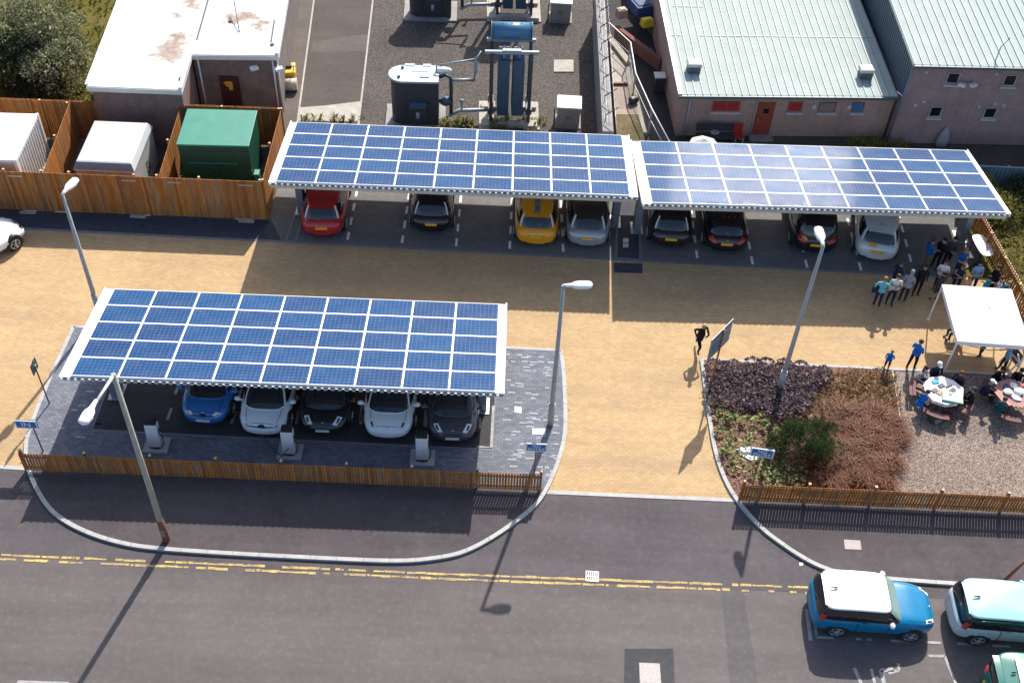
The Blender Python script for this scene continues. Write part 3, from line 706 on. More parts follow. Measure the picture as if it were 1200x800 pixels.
RED = car_paint('red_car_paint', (.42, .012, .016)); CBLACK = car_paint('black_car_paint', (.010, .010, .013)); ORANGE = car_paint('orange_car_paint', (.80, .33, .006))
SILVER = car_paint('silver_car_paint', (.34, .38, .41), .3); PURPLEBLK = car_paint('purple_black_paint', (.022, .012, .016)); SILGREEN = car_paint('pale_silver_paint', (.60, .65, .65), .1)
CBLUE = car_paint('blue_car_paint', (.025, .17, .46), .1); PALEBLUE = car_paint('pale_blue_car_paint', (.70, .79, .82), .0); PEARL = car_paint('pearl_car_paint', (.74, .80, .81), .0); DKGREY = car_paint('dark_grey_car_paint', (.055, .06, .075), .2)
CWHITE = car_paint('white_car_paint', (.80, .82, .84)); TURQ = M('bright_blue_car_paint', (.0, .165, .335), .35, .04, 3., 0., .35, coat=.25); TEALPALE = car_paint('pale_aqua_roof_paint', (.33, .60, .62)); PALEGREY = car_paint('pale_grey_car_paint', (.44, .52, .57)); GREENP = car_paint('green_car_paint', (.0, .13, .105)); ROOFSHADE = car_paint('roof_shade_colour', (.035, .025, .028))  # dark roof tone: shade put into the colour of the silver car's roof
ROOFW = car_paint('white_roof_paint', (.84, .84, .82)); GREYSTR = M('grey_stripe', (.20, .20, .20), .4)
NORTH, SOUTH = PI/2, -PI/2
def parked(u, v, front, length, z=0.):
    p = G(u, v, z+.35); return Vector((p.x, p.y + (length/2 if not front else length/2), z))
RG, FG = 'cars parked tail out under the rear canopies', 'cars parked nose out under the front canopy'
make_car('red hatchback parked at the left end of the rear row', RED, parked(375, 275, 0, 4.4), NORTH+.04, group=RG)
make_car('black hatchback parked alone between empty bays in the rear row, with pale curved tail lights', CBLACK, parked(504, 270.5, 0, 4.4), NORTH+.02, group=RG)
make_car('orange hatchback with a grey stripe along its roof', ORANGE, parked(628, 285, 0, 4.4), NORTH, group=RG, stripe=GREYSTR)
make_car('silver hatchback, its roof coloured dark as in shade, beside the orange car', SILVER, parked(689, 287, 0, 4.4), NORTH-.02, group=RG, roofpaint=ROOFSHADE)
make_car('dark purplish hatchback with yellow plate beside the cable pit between the rear canopies', PURPLEBLK, parked(787, 288, 0, 4.4), NORTH-.03, group=RG)
make_car('black estate hatchback with red tail lamps and stubby roof aerials', CBLACK, parked(852, 293, 0, 4.3), NORTH-.03, H=1.5, tails='red', nose='none', antennas=True, group=RG)
make_car('large black four by four with tinted rear window behind the lamp post', CBLACK, parked(958, 295, 0, 4.6), NORTH-.06, L=4.6, W=1.88, H=1.72, kind='suv', tails='red', nose='none', group=RG, sticker=(.01, 50))
make_car('pale silver hatchback with a yellow sticker on its tailgate, parked askew by the crowd', SILGREEN, parked(1030, 303, 0, 4.4)+Vector((.25, -.05, 0)), NORTH-.20, group=RG, sticker=(.018, 72))
make_car('blue hatchback at the left of the front row', CBLUE, parked(240, 495, 1, 4.08, KZ), SOUTH-.03, L=4.08, W=1.73, H=1.56, nose='wide', tails='red', fplate=True, plate=False, group=FG)
make_car('pale blue hatchback with black curved grille line between blue and black cars', PALEBLUE, parked(308, 508, 1, 4.08, KZ), SOUTH-.02, L=4.08, W=1.73, H=1.56, nose='wide', tails='red', fplate=True, plate=False, group=FG)
make_car('black hatchback with bright headlights in the middle of the front row', CBLACK, parked(378, 507, 1, 4.4, KZ), SOUTH, fplate=True, plate=False, group=FG, nose='plain')
make_car('pearly white hatchback beside the charging post in the front row', PEARL, parked(453, 512, 1, 4.4, KZ), SOUTH+.01, fplate=True, plate=False, group=FG, nose='plain')
make_car('dark grey hatchback with black grille at the right of the front row', DKGREY, parked(528, 516, 1, 4.45, KZ), SOUTH+.03, L=4.45, W=1.78, fplate=True, plate=False, group=FG)
p = G(28, 266, .35); make_car('white low car half out of the picture at the left, by the timber fence', CWHITE, (p.x-1.55, p.y-1.75, .012), math.radians(56), L=4.5, W=1.85, H=1.32, kind='sport', tails='red', nose='wide', plate=False)
a, b = G(952, 725, .6), G(1097, 733, .6); c = (a+b)/2
SOULW = 1.80
make_car('bright blue boxy car with a white roof parked at the roadside', TURQ, (c.x, c.y+.62, 0), math.radians(-1.5), L=4.14, W=SOULW, H=1.6, roofpaint=ROOFW, kind='box', glass=GLASSG, tails='boxy', nose='plain', plate=False, decal=True)
a = G(1114, 722, .6)
make_car('pale grey boxy car with an aqua roof behind the blue roadside car', PALEGREY, (a.x+2.09, a.y+.15, 0), math.radians(-2), L=4.14, W=SOULW, H=1.6, roofpaint=TEALPALE, kind='box', glass=GLASSG, tails='boxy', nose='plain', plate=False, decal=True)
a = G(1152, 803, .7)
gv = make_car('green vehicle with white roof panel cut off by the lower right corner', GREENP, (a.x+2.15, a.y-.2, 0), math.radians(-3), L=4.2, W=1.8, H=1.85, roofpaint=GREENP, kind='van', tails='red', nose='plain', plate=True, decal=False, sticker=None, stripe=None)

mb = MB(); mb.box((-.15, 0, 1.855), (2.6, 1.02, .02)); obj('roof_panel', mb, ROOFW, gv)
# ================================================================== timber fences
def board_fence(name, label, a, b, h, bw=.10, gap=.012, posts=2.4, both=False, z=0., rails=2, cat='fence', group=None, pt=.05, ptop=.06, back=1, th=.022, jitter=.008, seed=1):
    """upright boards from a to b on the ground, posts and rails on the back side"""
    R = random.Random(seed); a = Vector((a[0], a[1], z)); b = Vector((b[0], b[1], z)); d = b-a; L = d.length; ang = math.atan2(d.y, d.x)
    t = thing(name, label, cat, a, ang, group)
    mb = MB(); n = int(L/(bw+gap)); step = L/n
    for i in range(n):
        x = step*(i+.5); hh = h+R.uniform(-jitter, jitter)
        mb.box((x, R.uniform(-.003, .003), hh/2+.03), (bw, th, hh-.06))
    obj('boards', mb, TIMBER, t)
    if both:
        mb = MB()
        for i in range(n-1):
            x = step*(i+1); mb.box((x, back*(.05+th), h/2+.03), (bw*.9, th, h-.07+R.uniform(-jitter, jitter)))
        obj('back_boards', mb, TIMBER, t)
    mb = MB()
    for k in range(rails):
        zz = .25+(h-.45)*k/max(1, rails-1); mb.box((L/2, back*(.025+th/2), zz), (L, .045, .09))
    obj('rails', mb, TIMBERDK, t)
    m = max(1, round(L/posts))
    for k in range(m+1):
        x = min(L-.05, max(.05, L*k/m)); mb = MB(); mb.box((x, back*(.09+th), (h+ptop)/2), (.09, .09, h+ptop)); p = obj('post', mb, TIMBERDK, t)
        obj('post_top', MB().box((x, back*(.09+th), h+ptop+.012), (.092, .092, .022)), TIMBERTOP, p)
    return t
FA, FB = G(30, 553), G(634, 577.5)
board_fence('low_timber_fence', 'low timber paling fence along the front canopy island', FA, FB, 1.02, .078, .028, 2.3, False, KZ, 2, seed=3)
board_fence('low_timber_fence', 'low timber paling fence in front of the planting bed and gravel patio', G(865, 588.5), G(1400, 612), 1.02, .085, .026, 2.3, False, KZ, 2, seed=4)
# compound
CH_ = 2.25
cF0, cF1 = Vector((-34, 39.85, 0)), Vector((-11.03, 40.08, 0)); cB0, cB1 = Vector((-34, 45.2, 0)), Vector((-11.1, 45.66, 0))
FRONTF = board_fence('compound_fence', 'tall timber board fence facing the brick drive, left of the rear canopies', cF0, cF1, CH_, .11, .004, 3., False, 0, 3, seed=5, ptop=.02)
board_fence('compound_fence', 'tall timber fence at the back of the compound, before the flat roofed building', cB0, cB1, CH_, .085, .022, 3., True, 0, 3, seed=6, back=-1, ptop=.05)
board_fence('compound_fence', 'timber side fence closing the compound beside the rear canopy', (cF1[0]-.06, cF1[1]+.03), (cB1[0]-.06, cB1[1]-.05), CH_, .11, .004, 3., False, 0, 3, seed=7, ptop=.02)
board_fence('compound_fence', 'timber dividing fence between the grey cabin and the green cabin', (-15.66, 40.12), (-15.9, 45.40), CH_, .11, .004, 3., False, 0, 3, seed=8, ptop=.02, back=1)
board_fence('compound_fence', 'timber dividing fence between the white container and the grey cabin', (-20.76, 40.07), (-21.12, 45.3), CH_, .11, .004, 3., False, 0, 3, seed=9, ptop=.02, back=1)
# gate leaf ironwork on the front fence
for (u, v, lab) in ((18, 206, 'strap hinge high on the fence near the container'), (152, 209.5, 'strap hinge high on the fence below the grey cabin'), (205, 212, 'strap hinge beside the divider of the green cabin'), (288, 217, 'strap hinge near the right end of the front fence')):
    p = G(u, v, 2.02); mb = MB(); mb.box((0, 0, 0), (.62, .012, .07)); mb.tube([(-.31, 0, -.05), (-.31, 0, .05)], .02, 6)
    y = 39.85+(p.x+34)*.0100-.025
    fr_ = FRONTF; obj('hinge', mb, GALV, fr_, loc=(p.x-cF0.x, -.025, 2.02))
for (u, v, lab) in ((33, 250, 'below the container'), (162, 254.5, 'below the grey cabin'), (289, 260, 'near the right end')):
    p = G(u, v); mb = MB(); mb.box((0, 0, .05), (.72, .16, .07)); tag(obj('gate_stop', mb, CONC, loc=(p.x, min(p.y, 39.85+(p.x+34)*.0100-.1), 0), bevel=.01), 'pale concrete gate stop at the fence foot ' + lab, 'gate stop', 'gate stops along the compound fence')
# right-hand picket fence, pickets on both faces
pA, pB = (21.35, 43.4), (22.5, 33.4)
board_fence('picket_fence', 'timber picket fence with pale sawn tops between the crowd and the grass', pA, pB, 1.25, .085, .085, 1.8, True, 0, 2, seed=11, back=-1)
# pale sawn tops catch the sun
mb = MB(); d = Vector((pB[0]-pA[0], pB[1]-pA[1], 0)); L = d.length
tf = [o for o in COL.objects if o.name.startswith('picket_fence')][0]
n = int(L/.17)
for i in range(n):
    x = L/n*(i+.5); mb.box((x, 0, 1.265), (.08, .05, .02))
    if i < n-1: mb.box((L/n*(i+1), -.072, 1.23), (.08, .05, .02))
obj('picket_tops', mb, TIMBERTOP, tf)
struct('compound_floor', MB().ngon([(-34, 40.1), (-11.05, 40.1), (-11.1, 45.7), (-34, 45.3)], -.02), SUBGRAVEL)
# ================================================================== compound contents
def corr(mb, a, b, z0, z1, n, dep, mi=0):
    """corrugated wall sheet between a and b"""
    a = Vector(a); b = Vector(b); d = b-a; L = d.length; d /= L; nr = Vector((d.y, -d.x, 0)); P = []
    for i in range(n):
        for q, h in ((0, 0), (.35, 0), (.5, 1), (.85, 1)): P.append(a+d*(L*(i+q)/n)+nr*(dep*h))
    P.append(b); mb.grid([[(p.x, p.y, z0) for p in P], [(p.x, p.y, z1) for p in P]], mi, False)
t = thing('shipping_container', 'white ribbed steel container behind the fence at the left edge', 'container', (-23.36, 42.2, 0), math.radians(1.8))
cw, cl, ch = 2.44, 3.4, 2.5
mb = MB()
corr(mb, (cw/2, -cl/2, 0), (cw/2, cl/2, 0), .15, ch-.08, 13, .045); corr(mb, (-cw/2, cl/2, 0), (-cw/2, -cl/2, 0), .15, ch-.08, 13, .045); corr(mb, (cw/2, cl/2, 0), (-cw/2, cl/2, 0), .15, ch-.08, 8, .045)
obj('side_walls', mb, OFFWHITE, t)
mb = MB(); mb.box((0, 0, ch-.06), (cw+.08, cl+.08, .06))
for i in range(14): mb.box((0, -cl/2+.2+i*(cl-.4)/13, ch-.022), (cw-.1, .12, .016))
obj('roof', mb, WHITE, t)
mb = MB()
for x in (-1, 1):
    for y in (-1, 1): mb.box((x*cw/2, y*cl/2, ch/2+.02), (.14, .14, ch-.06))
for y in (-1, 1): mb.box((0, y*cl/2, ch-.12), (cw-.14, .1, .12)); mb.box((0, y*cl/2, .1), (cw-.14, .1, .16))
for x in (-1, 1): mb.box((x*cw/2, 0, .1), (.1, cl-.14, .16)); mb.box((x*cw/2, 0, ch-.12), (.1, cl-.14, .12))
obj('frame', mb, WHITE, t)
for x in (-1, 1):
    d_ = obj('door', MB().box((x*cw/4, -cl/2+.01, ch/2), (cw/2-.1, .05, ch-.34)), M('cream_door', (.50, .42, .34), .6, .12, 3), t)
    mb = MB(); mb.tube([(x*.25, -cl/2-.04, .2), (x*.25, -cl/2-.04, ch-.2)], .018, 6); mb.box((x*.34, -cl/2-.05, 1.1), (.22, .03, .05)); obj('lock_bar', mb, GALV, d_)
t = thing('grey_cabin', 'pale grey moulded cabin with hipped lid between two timber dividers', 'cabin', (-18.3, 42.36, 0), math.radians(.5))
gm = M('grey_cabin_shell', (.50, .51, .51), .45, .06, 2); gd = M('grey_cabin_band', (.16, .165, .18), .5, .06, 3)
kw, kl = 2.72, 3.4
obj('walls', MB().box((0, 0, 1.0), (kw-.08, kl-.08, 2.0)), M('grey_cabin_wall', (.42, .43, .44), .5, .06, 3), t, bevel=.05)
mb = MB(); rr = [[(x*kw/2*a, y*kl/2*a, z) for x, y in ((-1, -1), (1, -1), (1, 1), (-1, 1))] for a, z in ((1., 1.92), (1., 2.0), (.90, 2.3), (.86, 2.33), (.01, 2.40))]
mb.rings(rr, True, True, 0, False); obj('lid', mb, gm, t)
mb = MB(); mb.add([(-kw/2*.98, -kl/2-.012, 2.0), (kw/2*.98, -kl/2-.012, 2.0), (kw/2*.895, -kl/2*.905-.012, 2.295), (-kw/2*.895, -kl/2*.905-.012, 2.295)], [(0, 1, 2, 3)]); obj('lid_front', mb, gd, t)
for x in (-.66, .66): d_ = obj('door', MB().box((x, -kl/2+.03, 1.0), (1.22, .04, 1.75)), M('cabin_door', (.34, .29, .26), .55, .1, 3), t, bevel=.01); obj('handle', MB().box((x*.3, -kl/2, 1.0), (.05, .05, .18)), BLACK, d_)
obj('warning_plate', MB().box((.45, -kl/2+.0, 1.72), (.22, .02, .22)), M('warning_yellow', (.70, .42, .03), .5), t)
mb = MB()
for k in range(5): mb.box((kw/2-.03, .2+.0*k, .6+.15*k), (.03, .5, .06))
obj('vent', mb, STEELDK, t)
t = thing('green_cabin', 'dark green steel cabin with a light green flat lid behind the timber fence', 'cabin', (-13.65, 43.3, 0), math.radians(2.2))
gw, gl, gh = 3.25, 2.75, 2.66
GRN = M('green_steel', (.008, .072, .045), .45, .1, 2); GRNT = M('green_lid', (.03, .20, .14), .45, .12, 1.5)
obj('walls', MB().box((0, 0, gh/2-.05), (gw-.1, gl-.1, gh-.1)), GRN, t, bevel=.02)
obj('lid', MB().box((0, 0, gh), (gw, gl, .10)), GRNT, t, bevel=.015)
mb = MB(); mb.bar((-1.15, -gl/2-.02, 1.72), (.95, -gl/2-.02, 1.72), .05); mb.box((-1.15, -gl/2, 1.72), (.05, .1, .14)); mb.box((.95, -gl/2, 1.72), (.05, .1, .14)); obj('door_rail', mb, GRNT, t)
for x in (-.8, .8): d_ = obj('door', MB().box((x, -gl/2+.045, 1.25), (1.5, .03, 2.2)), GRN, t); obj('handle', MB().box((x*.2, -gl/2+.02, 1.2), (.06, .04, .2)), BLACK, d_)
obj('side_box', MB().box((gw/2+.12, -gl/2+.25, .75), (.24, .4, .6)), GRNT, t, bevel=.01)
# ================================================================== flat white-roofed building
def roofwhite():
    s = NT('white_roof_felt'); co = s.coord(); v = s.sep(co)
    base = s.mix(s.ramp(s.noise(.6, 6, .7), [(.3, 0.), (.75, 1.)]), (.58, .57, .55), (.76, .76, .745))
    wob = s.noise(1.4, 5, .65, co, 'Color'); ws = s.sep(wob)
    m = None
    for (x, y, rx, ry) in STAINS:
        dx = s.math('DIVIDE', s.math('SUBTRACT', s.math('ADD', v[0], s.math('MULTIPLY', s.math('SUBTRACT', ws[0], .5), 2.2)), x), rx)
        dy = s.math('DIVIDE', s.math('SUBTRACT', s.math('ADD', v[1], s.math('MULTIPLY', s.math('SUBTRACT', ws[1], .5), 2.2)), y), ry)
        d = s.math('SUBTRACT', 1., s.math('SQRT', s.math('ADD', s.math('MULTIPLY', dx, dx), s.math('MULTIPLY', dy, dy))))
        m = d if m is None else s.math('MAXIMUM', m, d)
    fac = s.ramp(m, [(.0, 0.), (.35, .75), (.9, 1.)])
    st = s.mix(s.ramp(s.noise(3., 6, .75), [(.35, 0.), (.7, 1.)]), (.16, .10, .07), (.42, .33, .26))
    return s.done(s.mix(fac, base, st), .8, 0, .3)
ZR = 3.3
wbl = thing('flat_roofed_building', 'low brick building in two steps with stained white flat roofs', 'building', (0, 0, 0))
LW = [G(101, 101, ZR), G(213, 105.3, ZR)]; RWp = [G(224.5, 64, ZR), G(326.5, 65, ZR)]
lefte = G(139.4, 0, ZR); mide = G(243, 0, ZR); righte = G(337.6, 0, ZR)
ex = (LW[1]-LW[0]).normalized(); ey = Vector((-ex.y, ex.x, 0))
# the plan runs back slightly splayed like the picture shows
dl = (lefte-LW[0]).normalized(); dr = (righte-RWp[1]).normalized(); dm = (mide-LW[1]).normalized()
LB = LW[0]+dl*26; MBk = LW[1]+dm*26; RB = RWp[1]+dr*24
STAINS = []
for (u, v, rx, ry) in ((201, 58, .85, 1.3), (192, 64, .7, .7), (212, 45, .5, .8), (226, 4, .6, .7), (285, 20, 1.1, .6), (272, 24, .5, .5), (306, 31, .5, .6), (208, 17, .35, .4)):
    p = G(u, v, ZR); STAINS.append((p.x, p.y, rx, ry))
ROOFFELT = roofwhite()
WALLB = brickwall('plum_brick', (.215, .13, .11), (.27, .165, .14), (.24, .19, .17)); WALLD = M('rendered_wall', (.185, .15, .137), .85, .25, 1.5)
obj('left_walls', MB().prism([(p.x, p.y) for p in (LW[0]+ex*.15+ey*.15, LW[1]-ex*.1+ey*.15, MBk-ex*.1, LB+ex*.15)], 0, ZR-.2), WALLB, wbl, fix=True)
obj('left_roof', MB().prism([(p.x, p.y) for p in (LW[0], LW[1], MBk, LB)], ZR-.22, ZR), ROOFFELT, wbl, fix=True)
MID = LW[1] + (RWp[0]-LW[1])*1.0
obj('right_walls', MB().prism([(p.x, p.y) for p in (RWp[0]+ey*.12, RWp[1]-ex*.15+ey*.12, RB-ex*.15, MBk+ex*.3)], 0, ZR-.2), WALLD, wbl, fix=True)
obj('right_roof', MB().prism([(p.x, p.y) for p in (RWp[0]+ex*-.02, RWp[1], RB, MBk+ex*.03)], ZR-.22, ZR+.004), ROOFFELT, wbl, fix=True)
# upstands and dark seams
mb = MB(); strip(mb, [LW[0]+ey*.08, LB], .14, ZR, ZR+.07); strip(mb, [LW[1]-ex*.08+ey*.05, MBk-ex*.08], .16, ZR, ZR+.09); strip(mb, [RWp[1]-ex*.09+ey*.05, RB-ex*.09], .16, ZR+.004, ZR+.09); obj('upstand', mb, WHITE, wbl)
mb = MB(); a = LW[1]+dm*4.2; strip(mb, [a+ex*.04, MBk+ex*.04], .09, ZR, ZR+.02); a = G(324, 24, ZR); strip(mb, [a-ex*.1, G(320, 50, ZR)-ex*.1], .08, ZR, ZR+.02); obj('roof_joint', mb, STEELDK, wbl)
for (u, v) in ((212, 93), (319, 53), (270, 25.5)): p = G(u, v, ZR); mb = MB(); mb.tube([(p.x, p.y, ZR-.01), (p.x, p.y, ZR+.07)], .10, 10); obj('roof_outlet', mb, STEELDK, wbl)
for a_, b_ in ((LW[0], LW[1]), (RWp[0], RWp[1])): mb = MB(); strip(mb, [a_-ey*.02, b_-ey*.02], .06, ZR-.26, ZR-.03); obj('fascia', mb, OFFWHITE, wbl)
# door with yellow sign, conduits
p = G(268, 84, 2.1); yv = RWp[0].y+.12
wx = lambda u, v, zz: G(u, v, zz)
dx = G(273, 100, 1.2).x
ya = RWp[0].y + (dx-RWp[0].x)*ex.y/ex.x + .12
dr_ = obj('door', MB().box((0, 0, 0), (.95, .06, 2.05)), M('dark_plum_door', (.05, .018, .018), .5, .15, 4), wbl, loc=(dx, ya-.02, 1.02), rz=math.atan2(ex.y, ex.x))
mb = MB(); mb.box((-.02, -.035, .62), (.34, .012, .3)); mb.box((-.18, -.035, .66), (.2, .013, .12)); mb.box((.04, -.035, .36), (.2, .013, .2)); obj('door_sign', mb, M('sign_ochre', (.62, .40, .05), .5, .1, 5), dr_)
for q in (.12, .35): pp = RWp[1]-ex*q-ey*.05; mb = MB(); mb.tube([(pp.x, pp.y+.1, 0), (pp.x, pp.y+.1, ZR-.25)], .045, 8); obj('downpipe', mb, OFFWHITE, wbl)
pp = RWp[0]+ex*.25; mb = MB(); mb.tube([(pp.x, pp.y, 0), (pp.x, pp.y, ZR-.25)], .05, 8); obj('downpipe', mb, OFFWHITE, wbl)
for (q, nm) in ((1.2, 'floodlight'), (.0, 'floodlight')):
    pp = RWp[1]-ex*q-ey*.35; o = obj(nm, MB().box((0, 0, 0), (.4, .28, .14)), OFFWHITE, wbl, loc=(pp.x, pp.y, 2.75), rz=.5, bevel=.02); obj('bracket', MB().bar((0, .05, .0), (.05, .4, .1), .04), GALV, o)
mb = MB(); a = G(274, 0, ZR+.6); mb.tube([a, G(280, 34, ZR+.12), G(288, 92, 1.75)], .03, 5)
tag(obj('overhead_cable', mb, STEELDK), 'thin dark cable drooping over the white flat roof down to the wall', 'cable')
for i, (u, lab) in enumerate(((285, 'left of the pair before the plum door building'), (309, 'right of the pair before the plum door building'))):
    p = G(u, 124, .5); mb = MB(); mb.tube([(0, 0, 0), (0, 0, 1.15)], .07, 10); mb.ball((0, 0, 1.15), (.07, .07, .04), 10, 4); tag(obj('bollard', mb, M('yellow_bollard', (.52, .24, .02), .6, .15, 5), loc=(p.x, yv-1.2, 0)), 'yellow steel bollard, ' + lab, 'bollard', 'yellow bollards by the flat roofed building')
# yellow and cream machine by the wall
p = G(341, 100); t = thing('site_roller', 'small yellow and cream machine parked against the white roofed building', 'machine', p, .15)
mb = MB(); mb.tube([(-.35, -.4, .32), (.35, -.4, .32)], .32, 14); obj('drum', mb, M('cream_drum', (.55, .46, .36), .6, .12, 4), t)
obj('body', MB().box((0, .35, .55), (.6, 1.0, .6)), M('machine_yellow', (.65, .38, .02), .5, .12, 4), t, bevel=.06)
obj('seat', MB().box((-.05, .45, .92), (.34, .4, .14)), BLACK, t, bevel=.03); mb = MB(); mb.tube([(.22, .1, .8), (.22, -.1, 1.2)], .025, 6); mb.tube([(.1, -.1, 1.2), (.34, -.1, 1.2)], .025, 6); obj('handle', mb, STEELDK, t)
# ================================================================== substation plant
TRDK = M('transformer_slate', (.035, .042, .05), .5, .15, 4); TRTOP = M('transformer_lid', (.36, .43, .45), .5, .1, 3); TRBLUE = M('radiator_blue', (.035, .075, .125), .45, .15, 3); PIPEG = M('pipe_grey', (.26, .31, .34), .45, .12, 5)
def transformer(loc, label, group):
    t = thing('transformer', label, 'transformer', loc, .05, group)
    w, d, h = 2.35, 1.25, 2.6
    def stadium(a, b, r, n=10):
        return [(a+r*math.cos(PI/2+PI*i/n), r*math.sin(PI/2+PI*i/n)) for i in range(n+1)] + [(b, -r), (b, r)]
    sp = stadium(-w/2+.62, w/2, .62)
    obj('tank', MB().prism(sp, .1, h), TRDK, t, fix=True)
    sp2 = stadium(-w/2+.62, w/2+.02, .72); lid = obj('lid', MB().prism(sp2, h, h+.10), TRTOP, t, fix=True)
    for c_, d_ in (((-.25, .72, h+.06), (.5, .18, .14)), ((.6, .72, h+.06), (.4, .18, .14)), ((.5, -.15, h+.12), (.45, .4, .05))): obj('lid_fitting', MB().box(c_, d_), TRTOP, lid)
    for x_, y_ in ((-.75, -.35), (-.6, .45)): mb = MB(); mb.tube([(x_, y_, h+.1), (x_, y_, h+.2)], .07, 8); obj('lid_valve', mb, TRDK, lid)
    mb = MB()
    for k in range(9): mb.box((-.1+.09*k, .3, h+.115), (.05, .28, .03))
    obj('vent_bars', mb, TRTOP, lid)
    # front: round cover and fins
    mb = MB(); mb.tube([(.15, -.62, .75), (.15, -.78, .75)], .5, 20); obj('cable_box', mb, TRDK, t); mb = MB(); mb.box((.15, -.72, 1.35), (.85, .22, .35)); obj('terminal_box', mb, TRBLUE, t, bevel=.02)
    mb = MB(); mb.tube([(.15, -.8, .62), (.15, -.80, .98)], .1, 10); obj('cover_plate', mb, PIPEG, t)
    obj('plinth', MB().box((0, .1, .04), (3., 2.1, .12)), CONC2, t)
    mb = MB(); mb.tube([(w/2+.02, 0, h-.1), (w/2+.35, 0, h+.05), (w/2+.6, -.1, h-.05), (w/2+.62, -.2, h-.5), (w/2+.62, -.3, .6)], .09, 8); obj('riser', mb, TRDK, t)
    mb = MB(); mb.ball((w/2+.35, -.35, 1.35), (.28, .22, .26), 10, 8); mb.tube([(w/2-.02, -.2, 1.3), (w/2+.3, -.35, 1.35)], .1, 8); obj('pump', mb, TRBLUE, t)
    mb = MB(); mb.ball((w/2+.25, .25, h+.15), (.42, .18, .16), 10, 6); obj('bushing', mb, WHITE, t)
    # pipework over to the radiator bank
    x0 = w/2; mb = MB()
    mb.tube([(x0+.55, 0, h-.25), (x0+1.15, .1, h-.3), (x0+1.75, .15, h-.3), (x0+1.8, .2, h+.1), (x0+1.82, .25, h+.9), (x0+2.1, .5, h+1.05)], .085, 8); obj('pipe', mb, PIPEG, t)
    mb = MB(); mb.tube([(x0-.1, .2, h+.45), (x0+1.8, .35, h+.75)], .045, 6); mb.tube([(x0-.1, .2, h+.1), (x0-.1, .2, h+.46)], .045, 6); obj('pipe', mb, PIPEG, t)
    mb = MB(); mb.tube([(x0+.5, -.3, .45), (x0+1.0, -.05, .6), (x0+2.9, .1, .6)], .10, 8); mb.tube([(x0+1.15, -.02, .6), (x0+1.15, -.02, 1.15)], .05, 6); mb.ball((x0+1.15, -.02, 1.15), .12, 8, 6); obj('pipe', mb, PIPEG, t)
    # radiator bank
    rx = x0+3.55
    for q in (-.36, .36):
        mb = MB()
        for k in range(7): mb.box((rx+q, -.45+.19*k, 2.2), (.56, .11, 3.1))
        mb.box((rx+q, .1, 3.8), (.5, 1.3, .1)); obj('radiator', mb, TRBLUE, t, bevel=.015)
        mb = MB(); mb.tube([(rx+q, -.35, 3.85), (rx+q, .1, 4.3)], .09, 8); obj('radiator_pipe', mb, M('pipe_blue', (.08, .17, .28), .4, .1, 4), t)
    mb = MB()
    for q in (-.95, .95):
        for y in (-.35, .75): mb.box((rx+q, y, 2.05), (.16, .16, 4.1))
        mb.box((rx+q, .2, .85), (.28, 1.3, .3))
    obj('support_frame', mb, STEELDK, t)
    mb = MB(); mb.box((rx, -.25, 4.15), (2.6, .14, .16)); mb.box((rx, .85, 4.15), (2.4, .14, .16)); mb.box((rx, -.3, 4.28), (.9, .2, .1)); obj('cross_beam', mb, PIPEG, t)
    mb = MB(); mb.tube([(rx-.95, .9, 4.62), (rx+.95, .9, 4.62)], .42, 18); cv = obj('conservator', mb, M('conservator_blue', (.05, .16, .27), .4, .1, 3), t)
    mb = MB()
    for k in range(5): mb.ball((rx-.9+.45*k, .9, 5.03), .05, 6, 4)
    for q in (-.97, .97): mb.tube([(rx+q, .9, 4.62), (rx+q*1.03, .9, 4.62)], .46, 18)
    obj('flange', mb, PIPEG, cv)
    mb = MB()
    for q in (-1.05, 1.05):
        for y in (-.5, 1.1): mb.box((rx+q, y, .12), (.7, .5, .25))
        mb.box((rx+q*1.1, .4, .03), (.75, 2.4, .08))
    mb.box((rx, -.45, .1), (1.4, .35, .3)); obj('footing', mb, CONC, t)
    return t
tr = transformer((-5.05, 48.4, 0), 'slate transformer with pale lid and blue radiator bank just behind the rear canopy', 'transformers in the gravel yard')
t2 = copy_tree(tr); t2.location = (-5.1, 58.6, 0); t2['label'] = 'farther slate transformer cut off by the top edge of the picture'
CABM = M('cream_cabinet', (.62, .58, .53), .6, .08, 4); CABF = M('cabinet_front', (.30, .26, .235), .6, .1, 4)
def cabinet(loc, label):
    t = thing('kiosk_cabinet', label, 'cabinet', loc, -.02, 'cream cabinets in the gravel yard')
    obj('body', MB().box((0, 0, .58), (1.12, .95, 1.16)), CABF, t); obj('lid', MB().box((0, 0, 1.2), (1.24, 1.1, .09)), CABM, t, bevel=.01)
    for x in (-.27, .27): d_ = obj('door', MB().box((x, -.48, .62), (.5, .03, .98)), CABF, t); obj('handle', MB().box((x*.25, -.51, .65), (.03, .04, .14)), STEELDK, d_)
    obj('plinth', MB().box((0, 0, .03), (1.3, 1.15, .08)), CONC2, t)
    mb = MB(); mb.tube([(-.7, -.2, 0), (-.72, -.2, .9), (-.6, -.2, 1.0)], .035, 6); obj('conduit', mb, STEELDK, t)
    return t
c1_ = cabinet((2.66, 48.75, 0), 'cream topped cabinet in the gravel just behind the rear canopy'); c2_ = copy_tree(c1_); c2_.location = (2.27, 58.7, 0); c2_['label'] = 'farther cream topped cabinet at the top edge, right of the far transformer'
mb = MB(); mb.prism(GP([(649, 71), (672, 71), (672, 85), (649, 85)]), 0, .05); tag(obj('concrete_slab', mb, CONC), 'small pale concrete slab in the gravel between two cream cabinets', 'slab')
